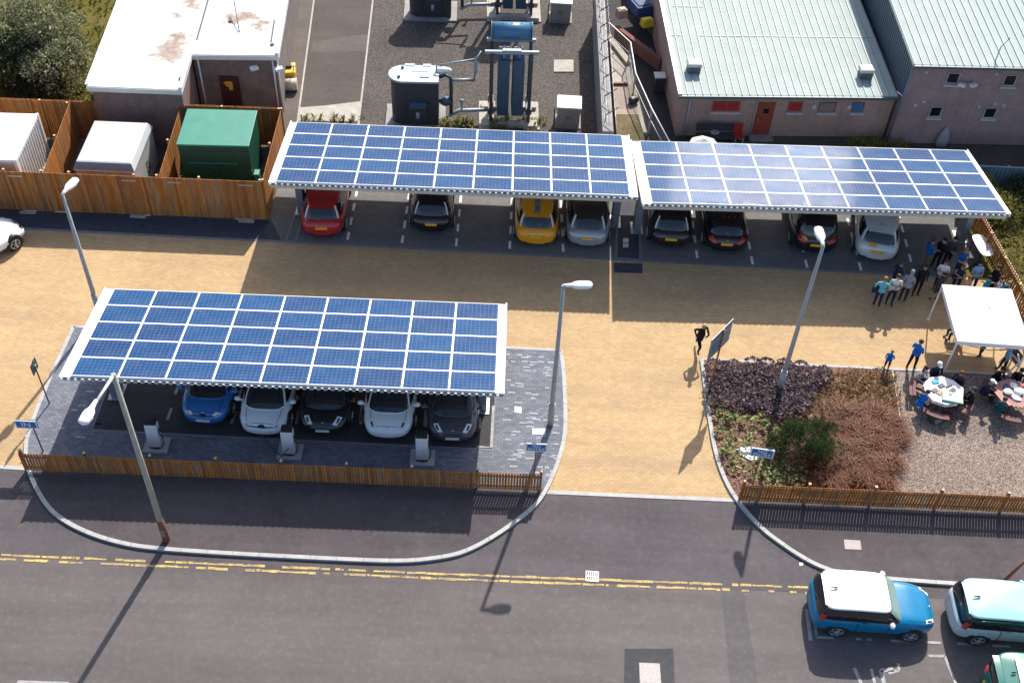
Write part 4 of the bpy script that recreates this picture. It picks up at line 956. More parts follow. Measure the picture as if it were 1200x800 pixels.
# ================================================================== concrete wall with wire, rail and yard bits
t = thing('boundary_wall', 'grey concrete wall topped with coils of wire beside the gravel yard', 'wall', (0, 0, 0))
wa, wb_ = Vector((4.16, 44.75, 0)), Vector((4.06, 58, 0))
wdir = (wb_-wa).normalized(); wn = Vector((wdir.y, -wdir.x, 0))
obj('wall_face', MB().prism([(p.x, p.y) for p in (wa, wa+wn*.40, wb_+wn*.40, wb_)], 0, 2.35), M('wall_concrete', (.22, .19, .19), .85, .2, 1.2), t, fix=True)
obj('coping', MB().prism([(p.x, p.y) for p in (wa-wn*.04, wa+wn*.46, wb_+wn*.46, wb_-wn*.04)], 2.35, 2.45), CONC2, t, fix=True)
for k in range(9):
    p = wa+wdir*(.8+1.55*k)+wn*.1; mb = MB(); mb.tube([p+Vector((0, 0, 2.4)), p+Vector((0, 0, 2.8)), p+wn*.55+Vector((0, 0, 3.25))], .03, 6); obj('bracket', mb, STEELDK, t)
mb = MB()
for r_ in range(3):
    o0 = wn*(.15+.17*r_)+Vector((0, 0, 2.85+.16*r_)); pts = []
    for k in range(120): q = k/119; a = k*1.1; pts.append(wa+wdir*(q*12.8)+o0+wn*(.015*math.cos(a))+Vector((0, 0, .015*math.sin(a))))
    mb.tube(pts, .008, 4)
obj('barbed_wire', mb, GALV, t)
# ramp and kerbed platform between wall and rail
struct('platform', MB().prism([tuple(p[:2]) for p in GP([(713, 45), (736, 76), (745, 110), (757, 160), (722, 160)])], -.02, .25), CONC)
mb = MB(); strip(mb, GP([(712, 44), (737, 76)], .25), .35, .25, .42); struct('platform_edge', mb, CONC)
poly('weedy_floor', [tuple(p[:2]) for p in GP([(722, 134), (748, 134), (756, 165), (723, 165)], .25)], .258, grassmat('weedy_dirt', (.12, .10, .05), (.19, .15, .09), (.26, .22, .16)))
poly('paved_floor', [tuple(p[:2]) for p in GP([(718, 100), (744, 98), (748, 132), (722, 133)], .25)], .256, paving('yard_slabs', (.36, .29, .24), (.30, .25, .21), (.2, .16, .13), .6, .6))
mb = MB(); mb.bar(G(717, 98, .33), G(736, 98, .33), .14, .12); tag(obj('timber_beam', mb, RUST), 'rusty brown beam lying across the small paved yard', 'beam')
mb = MB(); mb.box((0, 0, .2), (.5, .35, .35)); tag(obj('rubbish_sack', mb, BLACK, loc=G(742, 121, .25), rz=.6, bevel=.1), 'black sack lying against the low rail of the paved yard', 'sack')
rl = thing('guard_rail', 'galvanised guard rail bending along the dark yard beside the brick building', 'railing', (0, 0, 0))
rp = [G(714, 27, 1.5), G(739, 50, 1.5), G(745, 86, 1.5), G(764, 128, 1.5), G(784, 165, 1.5)]
mb = MB(); mb.tube(rp, .035, 6); obj('top_rail', mb, WHITE, rl)
mb = MB(); mb.tube([p-Vector((0, 0, .65)) for p in rp], .02, 6); obj('mid_rail', mb, GALV, rl)
mb = MB()
for a, b in zip(rp, rp[1:]):
    m = max(2, int((b-a).length/.14))
    for k in range(m): p = a+(b-a)*k/m; mb.bar((p.x, p.y, .05), (p.x, p.y, p.z), .014)
obj('bars', mb, GALV, rl)
for k, p in enumerate(rp): obj('post', MB().box((p.x, p.y, .75), (.07, .07, 1.5)), GALV, rl)
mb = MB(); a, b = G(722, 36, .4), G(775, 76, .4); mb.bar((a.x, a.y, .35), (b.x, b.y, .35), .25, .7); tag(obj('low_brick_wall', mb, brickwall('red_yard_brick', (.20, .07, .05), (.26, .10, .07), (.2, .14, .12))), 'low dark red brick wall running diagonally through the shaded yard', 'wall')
mb = MB(); a, b = G(733, 3, 0), G(783, 66, 0); 
mb.prism([(a.x, a.y), (b.x, b.y), (b.x, b.y+8), (a.x, a.y+9)], 0, .9)
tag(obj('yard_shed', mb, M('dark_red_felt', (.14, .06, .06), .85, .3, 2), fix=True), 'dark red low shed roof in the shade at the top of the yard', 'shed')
for (u, v, c, lab, cat, d) in ((758, 30, (.65, .5, .04), 'small yellow crate in the shaded yard', 'crate', (.7, .5, .4)), (750, 12, (.02, .06, .16), 'dark blue tarpaulin heap at the top of the shaded yard', 'tarpaulin', (1.1, 1.4, .5)), (760, 66, (.03, .07, .22), 'blue bag by the low red brick wall', 'bag', (.5, .5, .4)), (728, 20, (.45, .32, .26), 'pale broken chair in the shaded yard', 'chair', (.6, .5, .5))):
    mb = MB(); mb.box((0, 0, d[2]/2), d, 0, 0, (.85, .85)); mb.box((0, 0, d[2]+.02), (d[0]*.6, d[1]*.6, .06)); tag(obj(lab.split()[1] if cat != 'chair' else 'broken_chair', mb, M('clutter_'+cat, c, .7, .2, 4), loc=G(u, v, .9 if v < 40 else 0), rz=.4, bevel=.04), lab, cat)
for o in list(COL.objects):
    if o.name == 'yellow': o.name = 'yellow_crate'
t = thing('outdoor_heater', 'small dark bin with a pale lid standing on the shaded paving beside the brick building', 'bin', G(771, 106), .1)
obj('bin_body', MB().box((0, 0, .45), (.5, .5, .9), 0, 0, (1.1, 1.1)), STEELDK, t, bevel=.03); obj('bin_lid', MB().box((0, 0, .93), (.6, .56, .07)), OFFWHITE, t, bevel=.02); t.name = 'waste_bin'
# ================================================================== brick buildings
PINK = brickwall('pink_brown_brick', (.40, .245, .20), (.47, .30, .245), (.42, .32, .27)); MAUVE = brickwall('mauve_brick', (.33, .205, .195), (.39, .25, .235), (.36, .27, .255))
ROOFM = M('pale_green_roof', (.37, .425, .40), .8, .08, .8, spec=.15); SEAM = M('roof_seam', (.25, .30, .285), .5, .05, 2); GUT = M('gutter_blue', (.06, .10, .115), .5, .08, 3)
CLAD = M('slate_cladding', (.085, .115, .145), .45, .08, 2)
REDP = M('red_blind', (.40, .022, .02), .5, .15, 6); SILL = M('pale_sill', (.50, .46, .45), .7, .1, 4); DARKW = NT('dark_window_glass').done((.015, .016, .02), .12, 0, .6)
REDDOOR = M('red_brown_door', (.30, .055, .03), .55, .12, 4)
lb = thing('low_brick_building', 'low pinkish brick building with a ribbed pale metal roof and red windows', 'building', (8.1, 47.8, 0), .0684)
BW, EH, DEP = 10.7, 2.52, 12.; rise = .8
obj('walls', MB().add([(0, .25, 0), (BW, .25, 0), (BW, DEP, 0), (0, DEP, 0), (0, .25, EH), (BW, .25, EH), (BW, DEP, EH+rise), (0, DEP, EH+rise)], [(0, 1, 5, 4), (1, 2, 6, 5), (2, 3, 7, 6), (3, 0, 4, 7), (4, 5, 6, 7)]), PINK, lb, fix=True)
zr = lambda y: EH+.12+rise*(y)/DEP
mb = MB(); x0, x1 = -.22, BW-.02; mb.add([(x0, -.05, zr(0)-.1), (x1, -.05, zr(0)-.1), (x1, DEP, zr(DEP)-.1), (x0, DEP, zr(DEP)-.1), (x0, -.05, zr(0)), (x1, -.05, zr(0)), (x1, DEP, zr(DEP)), (x0, DEP, zr(DEP))], [(3, 2, 1, 0), (4, 5, 6, 7), (0, 1, 5, 4), (1, 2, 6, 5), (2, 3, 7, 6), (3, 0, 4, 7)])
rf = obj('roof', mb, ROOFM, lb)
mb = MB(); n = 28
for i in range(n+1): x = x0+.05+(x1-x0-.1)*i/n; mb.bar((x, -.05, zr(0)+.022), (x, DEP, zr(DEP)+.022), .03, .05)
obj('roof_seams', mb, SEAM, rf)
mb = MB(); y = 4.75; mb.box((6.05, y, zr(y)+.012), (9.2, .05, .03)); mb.box((.2, y, zr(y)+.012), (.6, .05, .03)); y = 7.3; mb.box((1.2, y, zr(y)+.012), (1.6, .05, .03)); obj('sheet_lap', mb, M('lap_grey', (.36, .40, .40), .5), rf)
mb = MB(); mb.box((BW/2-.1, 8.9, zr(8.9)+.03), (BW+.1, .32, .08)); mb.bar((x0+.08, -.05, zr(0)+.03), (x0+.08, DEP, zr(DEP)+.03), .2, .07); obj('verge_trim', mb, WHITE, rf)
mb = MB(); mb.box((BW/2-.1, -.10, zr(0)-.08), (BW+.25, .13, .13)); obj('gutter', mb, GUT, rf)
for (x, y) in ((.75, 1.85), (9.35, 1.5)):
    mb = MB(); mb.box((0, 0, .2), (.62, .5, .4)); v_ = obj('roof_vent', mb, M('vent_dark', (.10, .10, .115), .6, .1, 4), rf, loc=(x, y, zr(y)))
    obj('vent_cap', MB().box((0, .0, .46), (.78, .68, .16), 0, 0, (.8, .8)), M('vent_cap', (.58, .54, .49), .6, .06, 4), v_, bevel=.05)
def lbx(u, v, z):
    """local x of a point on the front wall of the low building"""
    p = G(u, v, z); r = Vector((math.cos(lb.rotation_euler[2]), math.sin(lb.rotation_euler[2]), 0)); return (p-lb.location).dot(r)
def window(b, x, z, w_, h_, m, y=.25, frame_m=None):
    wn_ = obj('window', MB().box((x, y-.005, z), (w_, .05, h_)), m, b); fm = frame_m or M('window_frame', (.30, .10, .08), .5, .1, 5)
    mb = MB()
    for q in (-1, 1): mb.box((x+q*(w_/2-.025), y-.03, z), (.05, .05, h_)); mb.box((x, y-.03, z+q*(h_/2-.025)), (w_-.1, .05, .05))
    if w_ > 1: mb.box((x, y-.03, z), (.05, .05, h_-.1))
    obj('frame', mb, fm, wn_); obj('sill', MB().box((x, y-.08, z-h_/2-.05), (w_+.16, .2, .09)), SILL, wn_); return wn_
for (u, v, w_, m) in ((852, 127, 1.38, REDP), (933.5, 128, .70, REDP), (972, 130, .85, M('grey_blind', (.22, .20, .19), .6, .15, 6)), (1008, 130, .6, M('blue_blind', (.02, .17, .38), .5, .1, 5))):
    window(lb, lbx(u, v, 1.85), 1.80, w_, .55, m)
x = lbx(895, 138, 1.1); d_ = obj('door', MB().box((x, .235, 1.03), (.86, .06, 2.02)), REDDOOR, lb); obj('door_pane', MB().box((x+.02, .2, 1.55), (.28, .02, .26)), DARKW, d_); obj('handle', MB().box((x-.3, .19, 1.05), (.05, .05, .12)), GALV, d_); obj('step', MB().box((x, .0, .06), (1.2, .5, .12)), CONC2, lb)
mb = MB()
for (u, v) in ((806.5, 137), (884, 135)): x = lbx(u, v, 1.3); mb.tube([(x, .16, 0), (x, .16, EH)], .035 if u > 850 else .05, 8)
obj('downpipe', mb, M('pipe_pale', (.40, .36, .36), .5, .1, 5), lb)
for (u, v) in ((955, 128), (997, 130)): x = lbx(u, v, 1.85); obj('wall_box', MB().box((x, .2, 1.85), (.2, .12, .25)), SILL, lb)
hb = thing('tall_brick_building', 'taller mauve brick building with slate cladding above and a pale ribbed roof', 'building', (18.92, 48.1, 0), .045)
HW, HH, HD, hr = 16, 4.62, 16, 1.3
obj('walls', MB().add([(0, .2, 0), (HW, .2, 0), (HW, HD, 0), (0, HD, 0), (0, .2, HH), (HW, .2, HH), (HW, HD, HH+hr), (0, HD, HH+hr)], [(0, 1, 5, 4), (1, 2, 6, 5), (2, 3, 7, 6), (3, 0, 4, 7), (4, 5, 6, 7)]), MAUVE, hb, fix=True)
zh = lambda y: HH+.12+hr*y/HD
mb = MB()
for k in range(60): y0 = .35+k*.25; mb.box((-.03, y0+.06, (HH+hr*y0/HD+2.75)/2), (.05, .09, HH+hr*y0/HD-2.75))
mb.add([(-.015, .2, 2.7), (-.015, HD, 3.4), (-.015, HD, zh(HD)-.05), (-.015, .2, zh(.2)-.05)], [(0, 1, 2, 3)]); obj('side_cladding', mb, CLAD, hb)
mb = MB(); mb.add([(-.12, -.05, zh(0)-.1), (HW, -.05, zh(0)-.1), (HW, HD, zh(HD)-.1), (-.12, HD, zh(HD)-.1), (-.12, -.05, zh(0)), (HW, -.05, zh(0)), (HW, HD, zh(HD)), (-.12, HD, zh(HD))], [(3, 2, 1, 0), (4, 5, 6, 7), (0, 1, 5, 4), (1, 2, 6, 5), (2, 3, 7, 6), (3, 0, 4, 7)])
rf2 = obj('roof', mb, ROOFM, hb); mb = MB()
for i in range(41): x = -.06+HW/40*i; mb.bar((x, -.05, zh(0)+.022), (x, HD, zh(HD)+.022), .03, .05)
obj('roof_seams', mb, SEAM, rf2)
mb = MB(); mb.box((HW/2, -.10, zh(0)-.08), (HW+.2, .13, .13)); obj('gutter', mb, GUT, rf2)
mb = MB(); mb.tube([(3.95, .35, zh(.3)-.05), (3.95, .35, zh(.3)+.75), (4.25, .4, zh(.3)+1.25)], .03, 6); obj('flue', mb, GALV, rf2)
mb = MB(); mb.tube([(-.06, .25, 0), (-.06, .05, 2.2), (-.02, .08, HH)], .05, 8); obj('downpipe', mb, M('pipe_slate', (.16, .17, .20), .5, .1, 5), hb)
mb = MB(); mb.tube([(-.35, .25, 3.0), (-.05, .1, 2.85)], .03, 6); obj('bracket', mb, WHITE, hb)
def hbx(u, v, z): p = G(u, v, z); r = Vector((math.cos(.045), math.sin(.045), 0)); return (p-hb.location).dot(r)
for (u, v, z) in ((1118, 94, 3.9), (1184, 95, 3.85), (1100, 139, 1.95), (1164, 140, 1.95)): window(hb, hbx(u, v, z), z, .62, .62, DARKW, .2, M('white_window_frame', (.42, .38, .38), .5))
for (u, v, q) in ((1126, 98, -.5), (1139, 97, .5)):
    x = hbx(u, v, 3.7); f_ = obj('floodlight', MB().box((0, 0, 0), (.34, .22, .16)), OFFWHITE, hb, loc=(x, -.12, 3.72), rz=q, bevel=.02); obj('bracket', MB().bar((0, .0, 0), (-q*.2, .35, .05), .04), GALV, f_)
for (u, v, z) in ((1088, 90, 4.2), (1077, 133, 2.3), (1086, 127, 2.5), (1168, 87, 4.2), (1152, 135, 2.3), (1170, 129, 2.5), (1180, 131, 2.4)):
    obj('wall_fitting', MB().box((hbx(u, v, z), .17, z), (.16, .08, .12)), SILL, hb)
# things by the wall
bx = lbx(838, 158, .5)
t = thing('garden_bench', 'dark slatted bench with a pale loop of hose on it against the pink brick wall', 'bench', lb.matrix_basis @ Vector((bx, -.35, 0)), lb.rotation_euler[2])
mb = MB()
for k in range(4): mb.box((0, -.25+.14*k, .46), (1.9, .11, .04))
obj('seat', mb, STEELDK, t); mb = MB()
for k in range(3): mb.box((0, .3, .62+.15*k), (1.9, .04, .11))
obj('backrest', mb, STEELDK, t)
for x in (-.85, .85): obj('leg', MB().box((x, .02, .23), (.07, .55, .44)), STEELDK, t)
pth = [(.2*math.cos(a*.5), .12+.14*math.sin(a*.5), .5+.005*a) for a in range(26)]
mb = MB(); mb.tube(pth, .02, 5); tag(obj('hose_loop', mb, M('pinkish_hose', (.6, .42, .45), .6), loc=tuple(t.location), rz=t.rotation_euler[2]), 'pale pinkish hose coiled on the dark garden bench', 'hose')
t = thing('red_chair', 'small red chair standing beside the dark bench under the red windows', 'chair', lb.matrix_basis @ Vector((lbx(865, 158, .4), -.3, 0)), .2)
obj('seat', MB().box((0, 0, .44), (.48, .46, .05)), REDP, t, bevel=.01); obj('backrest', MB().box((0, .22, .72), (.48, .05, .5)), REDP, t, bevel=.01)
for x in (-.2, .2):
    for y in (-.19, .19): obj('leg', MB().box((x, y, .21), (.04, .04, .42)), M('pale_leg', (.5, .45, .45)), t)
t = thing('garden_parasol', 'pale closed-sided parasol top peeping over the rear canopy by the pink wall', 'parasol', (G(827, 158, 2.4).x, G(827, 158, 2.4).y, -.12))
mb = MB(); rr = [[(q*math.cos(2*PI*k/8), q*math.sin(2*PI*k/8), z) for k in range(8)] for q, z in ((.75, 1.9), (.72, 1.95), (.04, 2.3))]; mb.rings(rr, True, True, 0, False); obj('canopy', mb, M('parasol_cloth', (.42, .42, .38), .8, .08, 3), t); mb = MB(); mb.tube([(0, 0, 0), (0, 0, 2.28)], .03, 8); obj('pole', mb, GALV, t); obj('base', MB().tube([(0, 0, 0), (0, 0, .08)], .3, 12), CONC2, t)
mb = MB(); mb.rings([[(q*math.cos(2*PI*k/7), q*.6*math.sin(2*PI*k/7), z) for k in range(7)] for q, z in ((.28, 0), (.34, .35), (.22, .8), (.05, 1.15))]); tag(obj('wrapped_parasol', mb, M('grey_cover', (.34, .32, .32), .8, .15, 4), loc=G(1102, 171, 0)), 'grey covered heap standing against the mauve wall', 'cover')
t = thing('sheet_fence', 'blue grey corrugated sheet fence below the mauve wall at the right edge', 'fence', (21.55, 45.3, 0), 0)
mb = MB(); corr(mb, (12, 0, 0), (0, 0, 0), 0, 1.0, 60, .05); obj('sheet', mb, M('sheet_bluegrey', (.17, .235, .275), .5, .12, 3), t); mb = MB(); mb.box((6, .05, 1.0), (12, .1, .06)); obj('top_rail', mb, M('sheet_bluegrey', (.2, .27, .3)), t)
for k in range(6): obj('post', MB().box((.1+2.3*k, .12, .52), (.08, .08, 1.04)), GALV, t)
# ================================================================== lamp posts
def lamp_post(u, v, h, az, label, kind='cone', z=0., head=.95, arm=0., mat=POLEGREY, rust=True, drop=.0):
    p = G(u, v, z); t = thing('street_lamp', label, 'street lamp', p, 0, 'street lamps')
    mb = MB(); mb.tube([(0, 0, 0), (0, 0, h*.25), (0, 0, h)], [.105, .095, .062], 12) if kind == 'cone' else mb.tube([(0, 0, 0), (0, 0, h)], [.115, .075], 10); obj('pole', mb, mat, t)
    mb = MB(); mb.tube([(0, 0, 0), (0, 0, 1.25)], .125, 12); obj('base_sleeve', mb, RUST if kind != 'cone' else mat, t)
    c, s = math.cos(az), math.sin(az)
    if arm: mb = MB(); mb.tube([(0, 0, h-.05), (c*arm, s*arm, h-.05+arm*.08)], .045, 8); obj('arm', mb, WHITE, t)
    prof = [(-.02, .05, .05), (.12, .07, .06), (.28, .085, .07), (.40, .16, .09), (.55, .185, .10), (.8, .18, .10), (head, .15, .085), (head+.05, .06, .05)]
    rs = []
    for x, wy, wz in prof:
        X = arm+x; rs.append([(X*c - wy*math.cos(2*PI*k/12)*s, X*s + wy*math.cos(2*PI*k/12)*c, h+.0+arm*.08+wz*math.sin(2*PI*k/12)) for k in range(12)])
    mb = MB(); mb.rings(rs, True, True); hd = obj('lantern', mb, WHITE, t, fix=True)
    mb = MB(); X = arm+.65; mb.ball((X*c, X*s, h+arm*.08-.03), (.2, .13, .11), 12, 6); obj('bowl', mb, LAMPGLASS, hd)
    mb = MB(); mb.box((0, -.105, .6), (.09, .03, .35)); obj('access_door', mb, mat, t)
    return t
lamp_post(195, 633, 8.75, math.radians(-99), 'tall concrete street lamp with long drooping arm at the footway kerb, rusty at its foot', 'conc', KZ, .85, 1.15, POLECONC)
lamp_post(645, 497, 7.45, math.radians(6), 'grey street lamp on the slate paving beside the curved kerb, lantern pointing right', z=KZ)
lamp_post(912, 459, 7.85, math.radians(92), 'grey street lamp rising from the purple planting bed', z=KZ)
lamp_post(117.5, 369, 6.45, math.radians(75), 'grey street lamp behind the front canopy before the timber compound')
# far right lantern head: lamp on the grass side
lp = G(1205, 470, 0)
# ================================================================== signs
BRD = lambda a, b: (a, b)
def info_sign(loc, label, lines, wdt, hgt, hb_, rz, size, dy=0., group='blue direction signs'):
    t = thing('direction_sign', label, 'sign', loc, rz, group)
    mb = MB(); mb.tube([(0, .05, 0), (0, .05, hb_+hgt*.9)], .03, 8); obj('post', mb, M('sign_post_brown', (.17, .14, .13), .6, .15, 6), t)
    pn = obj('board', MB().box((dy, 0, hb_+hgt/2), (wdt, .03, hgt)), SIGNWHITE, t); obj('face', MB().box((dy, -.016, hb_+hgt/2), (wdt-.08, .008, hgt-.08)), SIGNBLUE, pn)
    obj('board_back', MB().box((dy, .028, hb_+hgt/2), (wdt+.02, .02, hgt+.02)), STEELDK, pn)
    n = len(lines)
    for i, s_ in enumerate(lines):
        me = text_mesh(s_, size); me.materials.clear(); me.materials.append(SIGNWHITE)
        o = obj('lettering', None, None, pn, me=me); o.location = (dy, -.024, hb_+hgt/2+((n-1)/2-i)*hgt*.40); o.rotation_euler = (PI/2, 0, 0)
    return t
p = G(50, 530, KZ); info_sign((p.x, p.y, KZ), 'blue board reading IN on a thin post at the left end of the front island', ['IN'], .80, .42, 1.42, 0, .36, -.18)
p = G(626, 556, KZ); info_sign((p.x, p.y, KZ), 'blue board reading NO ENTRY behind the right end of the front low fence', ['NO', 'ENTRY'], .76, .44, 1.42, 0, .2)
p = G(884, 560, KZ); info_sign((p.x, p.y, KZ), 'blue board reading NO ENTRY standing among the green leaved plants', ['NO', 'ENTRY'], .84, .46, 1.30, -.12, .21)
p = G(58, 473, KZ); t = thing('sign_post', 'bare dark post with a narrow edge-on plate on the left of the front island', 'post', (p.x, p.y, KZ))
mb = MB(); mb.tube([(0, 0, 0), (0, 0, 2.5)], .03, 8); obj('post', mb, M('sign_post_brown', (.17, .14, .13)), t); obj('plate', MB().box((.0, -.05, 2.2), (.03, .5, .5)), STEELDK, t); obj('clamp', MB().box((0, 0, 2.2), (.1, .1, .05)), GALV, t)
p = G(832, 455, KZ); t = thing('notice_board', 'large grey sign board seen from behind on a thin post at the bed corner', 'sign', (p.x, p.y, KZ), math.radians(52), None)
mb = MB(); mb.tube([(0, 0, 0), (0, 0, 3.4)], .04, 8); obj('post', mb, M('post_brown', (.22, .12, .07), .6, .1, 6), t)
mb = MB(); mb.box((0, .06, 2.78), (1.55, .03, 1.2)); b_ = obj('board', mb, M('board_grey', (.22, .25, .26), .5, .1, 3), t); mb = MB()
for z in (2.45, 3.1): mb.box((0, .035, z), (1.5, .03, .05))
obj('stiffener', mb, GALV, b_)
obj('board_patch', MB().box((-.42, .042, 2.86), (.42, .012, .62)), M('board_bluish', (.12, .19, .28), .5, .15, 4), b_)
# ================================================================== charging posts
def charger(u, v, label):
    p = G(u, v, KZ); t = thing('charging_post', label, 'charger', (p.x, p.y, KZ), 0, 'charging posts before the front row')
    obj('plinth', MB().box((0, .05, .06), (.92, .75, .12)), M('plinth_concrete', (.33, .325, .33), .85, .12, 3), t, bevel=.01)
    rs = [[(x*w_, y*d_+yo, z) for x, y in ((-1, -1), (1, -1), (1, 1), (-1, 1))] for z, w_, d_, yo in ((.12, .22, .14, 0), (.5, .225, .15, .0), (1.3, .225, .15, .06), (1.36, .22, .13, .06))]
    mb = MB(); mb.rings(rs, True, True, 0, False); obj('housing', mb, M('charger_white', (.62, .64, .67), .35, .04, 4), t, bevel=.02, fix=True)
    obj('cap', MB().box((0, .1, 1.40), (.42, .34, .07)), BLACK, t, bevel=.02)
    obj('screen', MB().box((0, .225, 1.1), (.3, .02, .25)), BLACK, t)
    mb = MB(); mb.box((0, -.155, .17), (.42, .02, .06)); obj('kick_plate', mb, BLACK, t)
    mb = MB(); mb.tube([(.22, .0, .9), (.32, .02, .6), (.30, .0, .25), (.2, -.15, .18), (0, -.2, .16)], .022, 6); obj('cable', mb, BLACK, t)
    obj('socket', MB().box((.235, .06, .95), (.03, .12, .16)), BLACK, t)
    return t
charger(184, 524, 'white charging post on a pale plinth beside the leaning lamp pole'); charger(340, 532, 'white charging post in front of the pale blue and black cars'); charger(495, 539, 'white charging post in front of the dark grey car')
# cable strap from the charger to the pale blue car
mb = MB(); a = G(307, 509, KZ+.5); b = G(338, 525, KZ+.9); mb.tube([a, a+(b-a)*.3+Vector((0, 0, -.5)), a+(b-a)*.7+Vector((0, -.1, -.6)), b], .02, 6)
tag(obj('charging_cable', mb, STEELDK), 'thin charging cable sagging from the pale blue car to the middle charging post', 'cable')
# ================================================================== vegetation
LEAFGREY = M_island('willow_leaf', [(.075, .085, .032), (.15, .16, .07), (.24, .25, .14), (.42, .42, .30), (.10, .105, .045)], .55, .5, None, 0.4)
LEAFDK = M_island('dark_leaf', [(.018, .026, .012), (.035, .05, .02), (.06, .075, .032)], .6, .4, None, 0.3)
LEAFPUR = M_island('purple_leaf', [(.038, .018, .028), (.068, .036, .05), (.10, .066, .08), (.155, .115, .13)], .5, .5, None, 0.25)
LEAFVAR = M_island('variegated_leaf', [(.03, .06, .012), (.07, .13, .02), (.20, .24, .05), (.55, .52, .25), (.045, .08, .015)], .55, .4, None, 0.35)
LEAFTUFT = M_island('olive_tuft_leaf', [(.08, .08, .025), (.20, .14, .05), (.36, .23, .10), (.45, .32, .18), (.20, .08, .035)], .6, .3, None, 0.3)
LEAFBRZ = M_island('bronze_grass_blade', [(.085, .022, .008), (.14, .042, .016), (.20, .068, .028), (.29, .125, .06), (.055, .015, .006)], .6, .35, None, 0.3)
LEAFPINE = M_island('pine_needle', [(.018, .038, .014), (.035, .07, .024), (.065, .105, .04), (.10, .145, .06)], .6, .3, None, 0.3)
LEAFWEED = M_island('weed_leaf', [(.08, .11, .025), (.16, .18, .04), (.26, .25, .07), (.20, .15, .06)], .65, .3, None, 0.4)
BARKM = M('bark', (.10, .075, .055), .9, .3, 6)
def leaf(mb, p, d, up, l, w_, mi=0):
    d = d.normalized(); s = d.cross(up)
    if s.length < 1e-3: s = Vector((1, 0, 0))
    s.normalize(); n = s.cross(d)
    mb.add([p, p+d*l*.5+s*w_*.5+n*l*.06, p+d*l, p+d*l*.5-s*w_*.5+n*l*.06], [(0, 1, 2, 3)], mi)
def rvec():
    while True:
        v = Vector((U(-1, 1), U(-1, 1), U(-1, 1)))
        if .05 < v.length < 1: return v.normalized()
def crown(mb, clumps, per, l, w_, mi=0, flat=.75):
    for (c, r) in clumps:
        for _ in range(int(per*r*r)):
            v = rvec(); v.z = abs(v.z)*1.0 if rnd() < .7 else v.z; q = c+Vector((v.x*r, v.y*r, v.z*r*flat))*(U(.35, 1.05)**.5)
            leaf(mb, q, (v+rvec()*.9), rvec(), l*U(.6, 1.3), w_*U(.6, 1.3), mi)
def shrub_tree(name, label, loc, R_, H_, n, mat, per=420, l=.2, w_=.09, group=None):
    t = thing(name, label, 'shrub', loc, 0, group); mb = MB(); cl = []
    for i in range(n):
        a, q = U(0, 2*PI), math.sqrt(rnd()); cl.append((Vector((R_*q*math.cos(a), R_*q*math.sin(a), H_*(.30+.6*rnd()*(1-.35*q)))), U(.45, .95)))
    crown(mb, cl, per, l, w_); obj('crown', mb, mat, t)
    mb = MB()
    for (c, r) in cl[:14]: mb.tube([(U(-.15, .15), U(-.15, .15), 0), (c.x*.4, c.y*.4, c.z*.55), tuple(c)], .07, 6, r2=.015)
    obj('trunk', mb, BARKM, t); return t
shrub_tree('willow_shrub', 'big silvery green shrub at the top left corner', tuple(G(36, 34, 2.2)[:2])+(-.05,), 2.5, 4.4, 38, LEAFGREY, 480)
shrub_tree('willow_shrub', 'silvery green shrub leaning against the white flat roofed building', tuple(G(66, 72, 1.5)[:2])+(-.05,), 1.7, 3.2, 26, LEAFGREY, 480)
shrub_tree('willow_shrub', 'silvery shrub farther back at the top edge, beside the mown grass', tuple(G(18, -30, 2)[:2])+(-.05,), 2.2, 3.6, 24, LEAFGREY, 420)
shrub_tree('dark_shrub', 'dark green shrub in shade at the left edge above the timber compound', tuple(G(4, 82, 1.4)[:2])+(-.05,), 1.7, 3.2, 28, LEAFDK, 480, .18)
shrub_tree('dark_shrub', 'small dark shrub behind the timber fence, next to the willow shrub', tuple(G(33, 113, .6)[:2])+(-.05,), .7, 1.3, 10, LEAFDK, 520, .15)
shrub_tree('grey_shrub', 'low grey green bush at the right end of the blue sheet fence', (22.2, 44.6, -.05), .6, 1.0, 9, LEAFWEED, 480, .14)
shrub_tree('dark_bush', 'dark bush in the grass below the blue sheet fence at the right edge', (25.0, 43.6, -.05), 1.3, .75, 16, LEAFDK, 480, .14)
shrub_tree('olive_bush', 'olive bush between the canopy corner and the blue sheet fence', (23.0, 43.0, -.05), .7, .55, 8, LEAFWEED, 480, .13)
# weeds on the back edge of the yard and rough grass on the right
def tuft(mb, p, n, h, spread, w_=.02, mi=0):
    for _ in range(n):
        a = U(0, 2*PI); d = Vector((math.cos(a), math.sin(a), 0)); k = U(.3, 1); hh = h*U(.6, 1.1); s = Vector((-d.y, d.x, 0))*w_*.5
        b0 = p+d*U(0, .06); b1 = b0+d*spread*k*.45+Vector((0, 0, hh*.75)); b2 = b0+d*spread*k*1.15+Vector((0, 0, hh*(.55+.35*rnd())))
        mb.add([b0-s, b0+s, b1+s, b1-s, b2], [(0, 1, 2, 3), (3, 2, 4)], mi)
mb = MB()
for _ in range(120):
    u = U(505, 555) if rnd() < .45 else U(575, 640); p = G(u, 150+U(-9, 6), 0); 
    if rnd() < .6 or u < 600: tuft(mb, p, 7, U(.15, .5), .28, .05)
for _ in range(24): p = G(U(352, 430), U(135, 146), 0); tuft(mb, p, 6, U(.15, .45), .25, .05)
tag(obj('weeds', mb, LEAFWEED), kind='stuff')
mb = MB()
for _ in range(4200):
    y = U(33, 45.0); x = U(22.75-(y-33.4)*.115, 30); tuft(mb, Vector((x, y, -.06)), 4, U(.12, .34), .22, .035)
tag(obj('rough_grass', mb, M_island('dry_grass_blade', [(.13, .12, .025), (.20, .18, .045), (.28, .24, .08), (.17, .15, .035)], .7, .2, None, 0.35)), kind='stuff')
mb = MB()
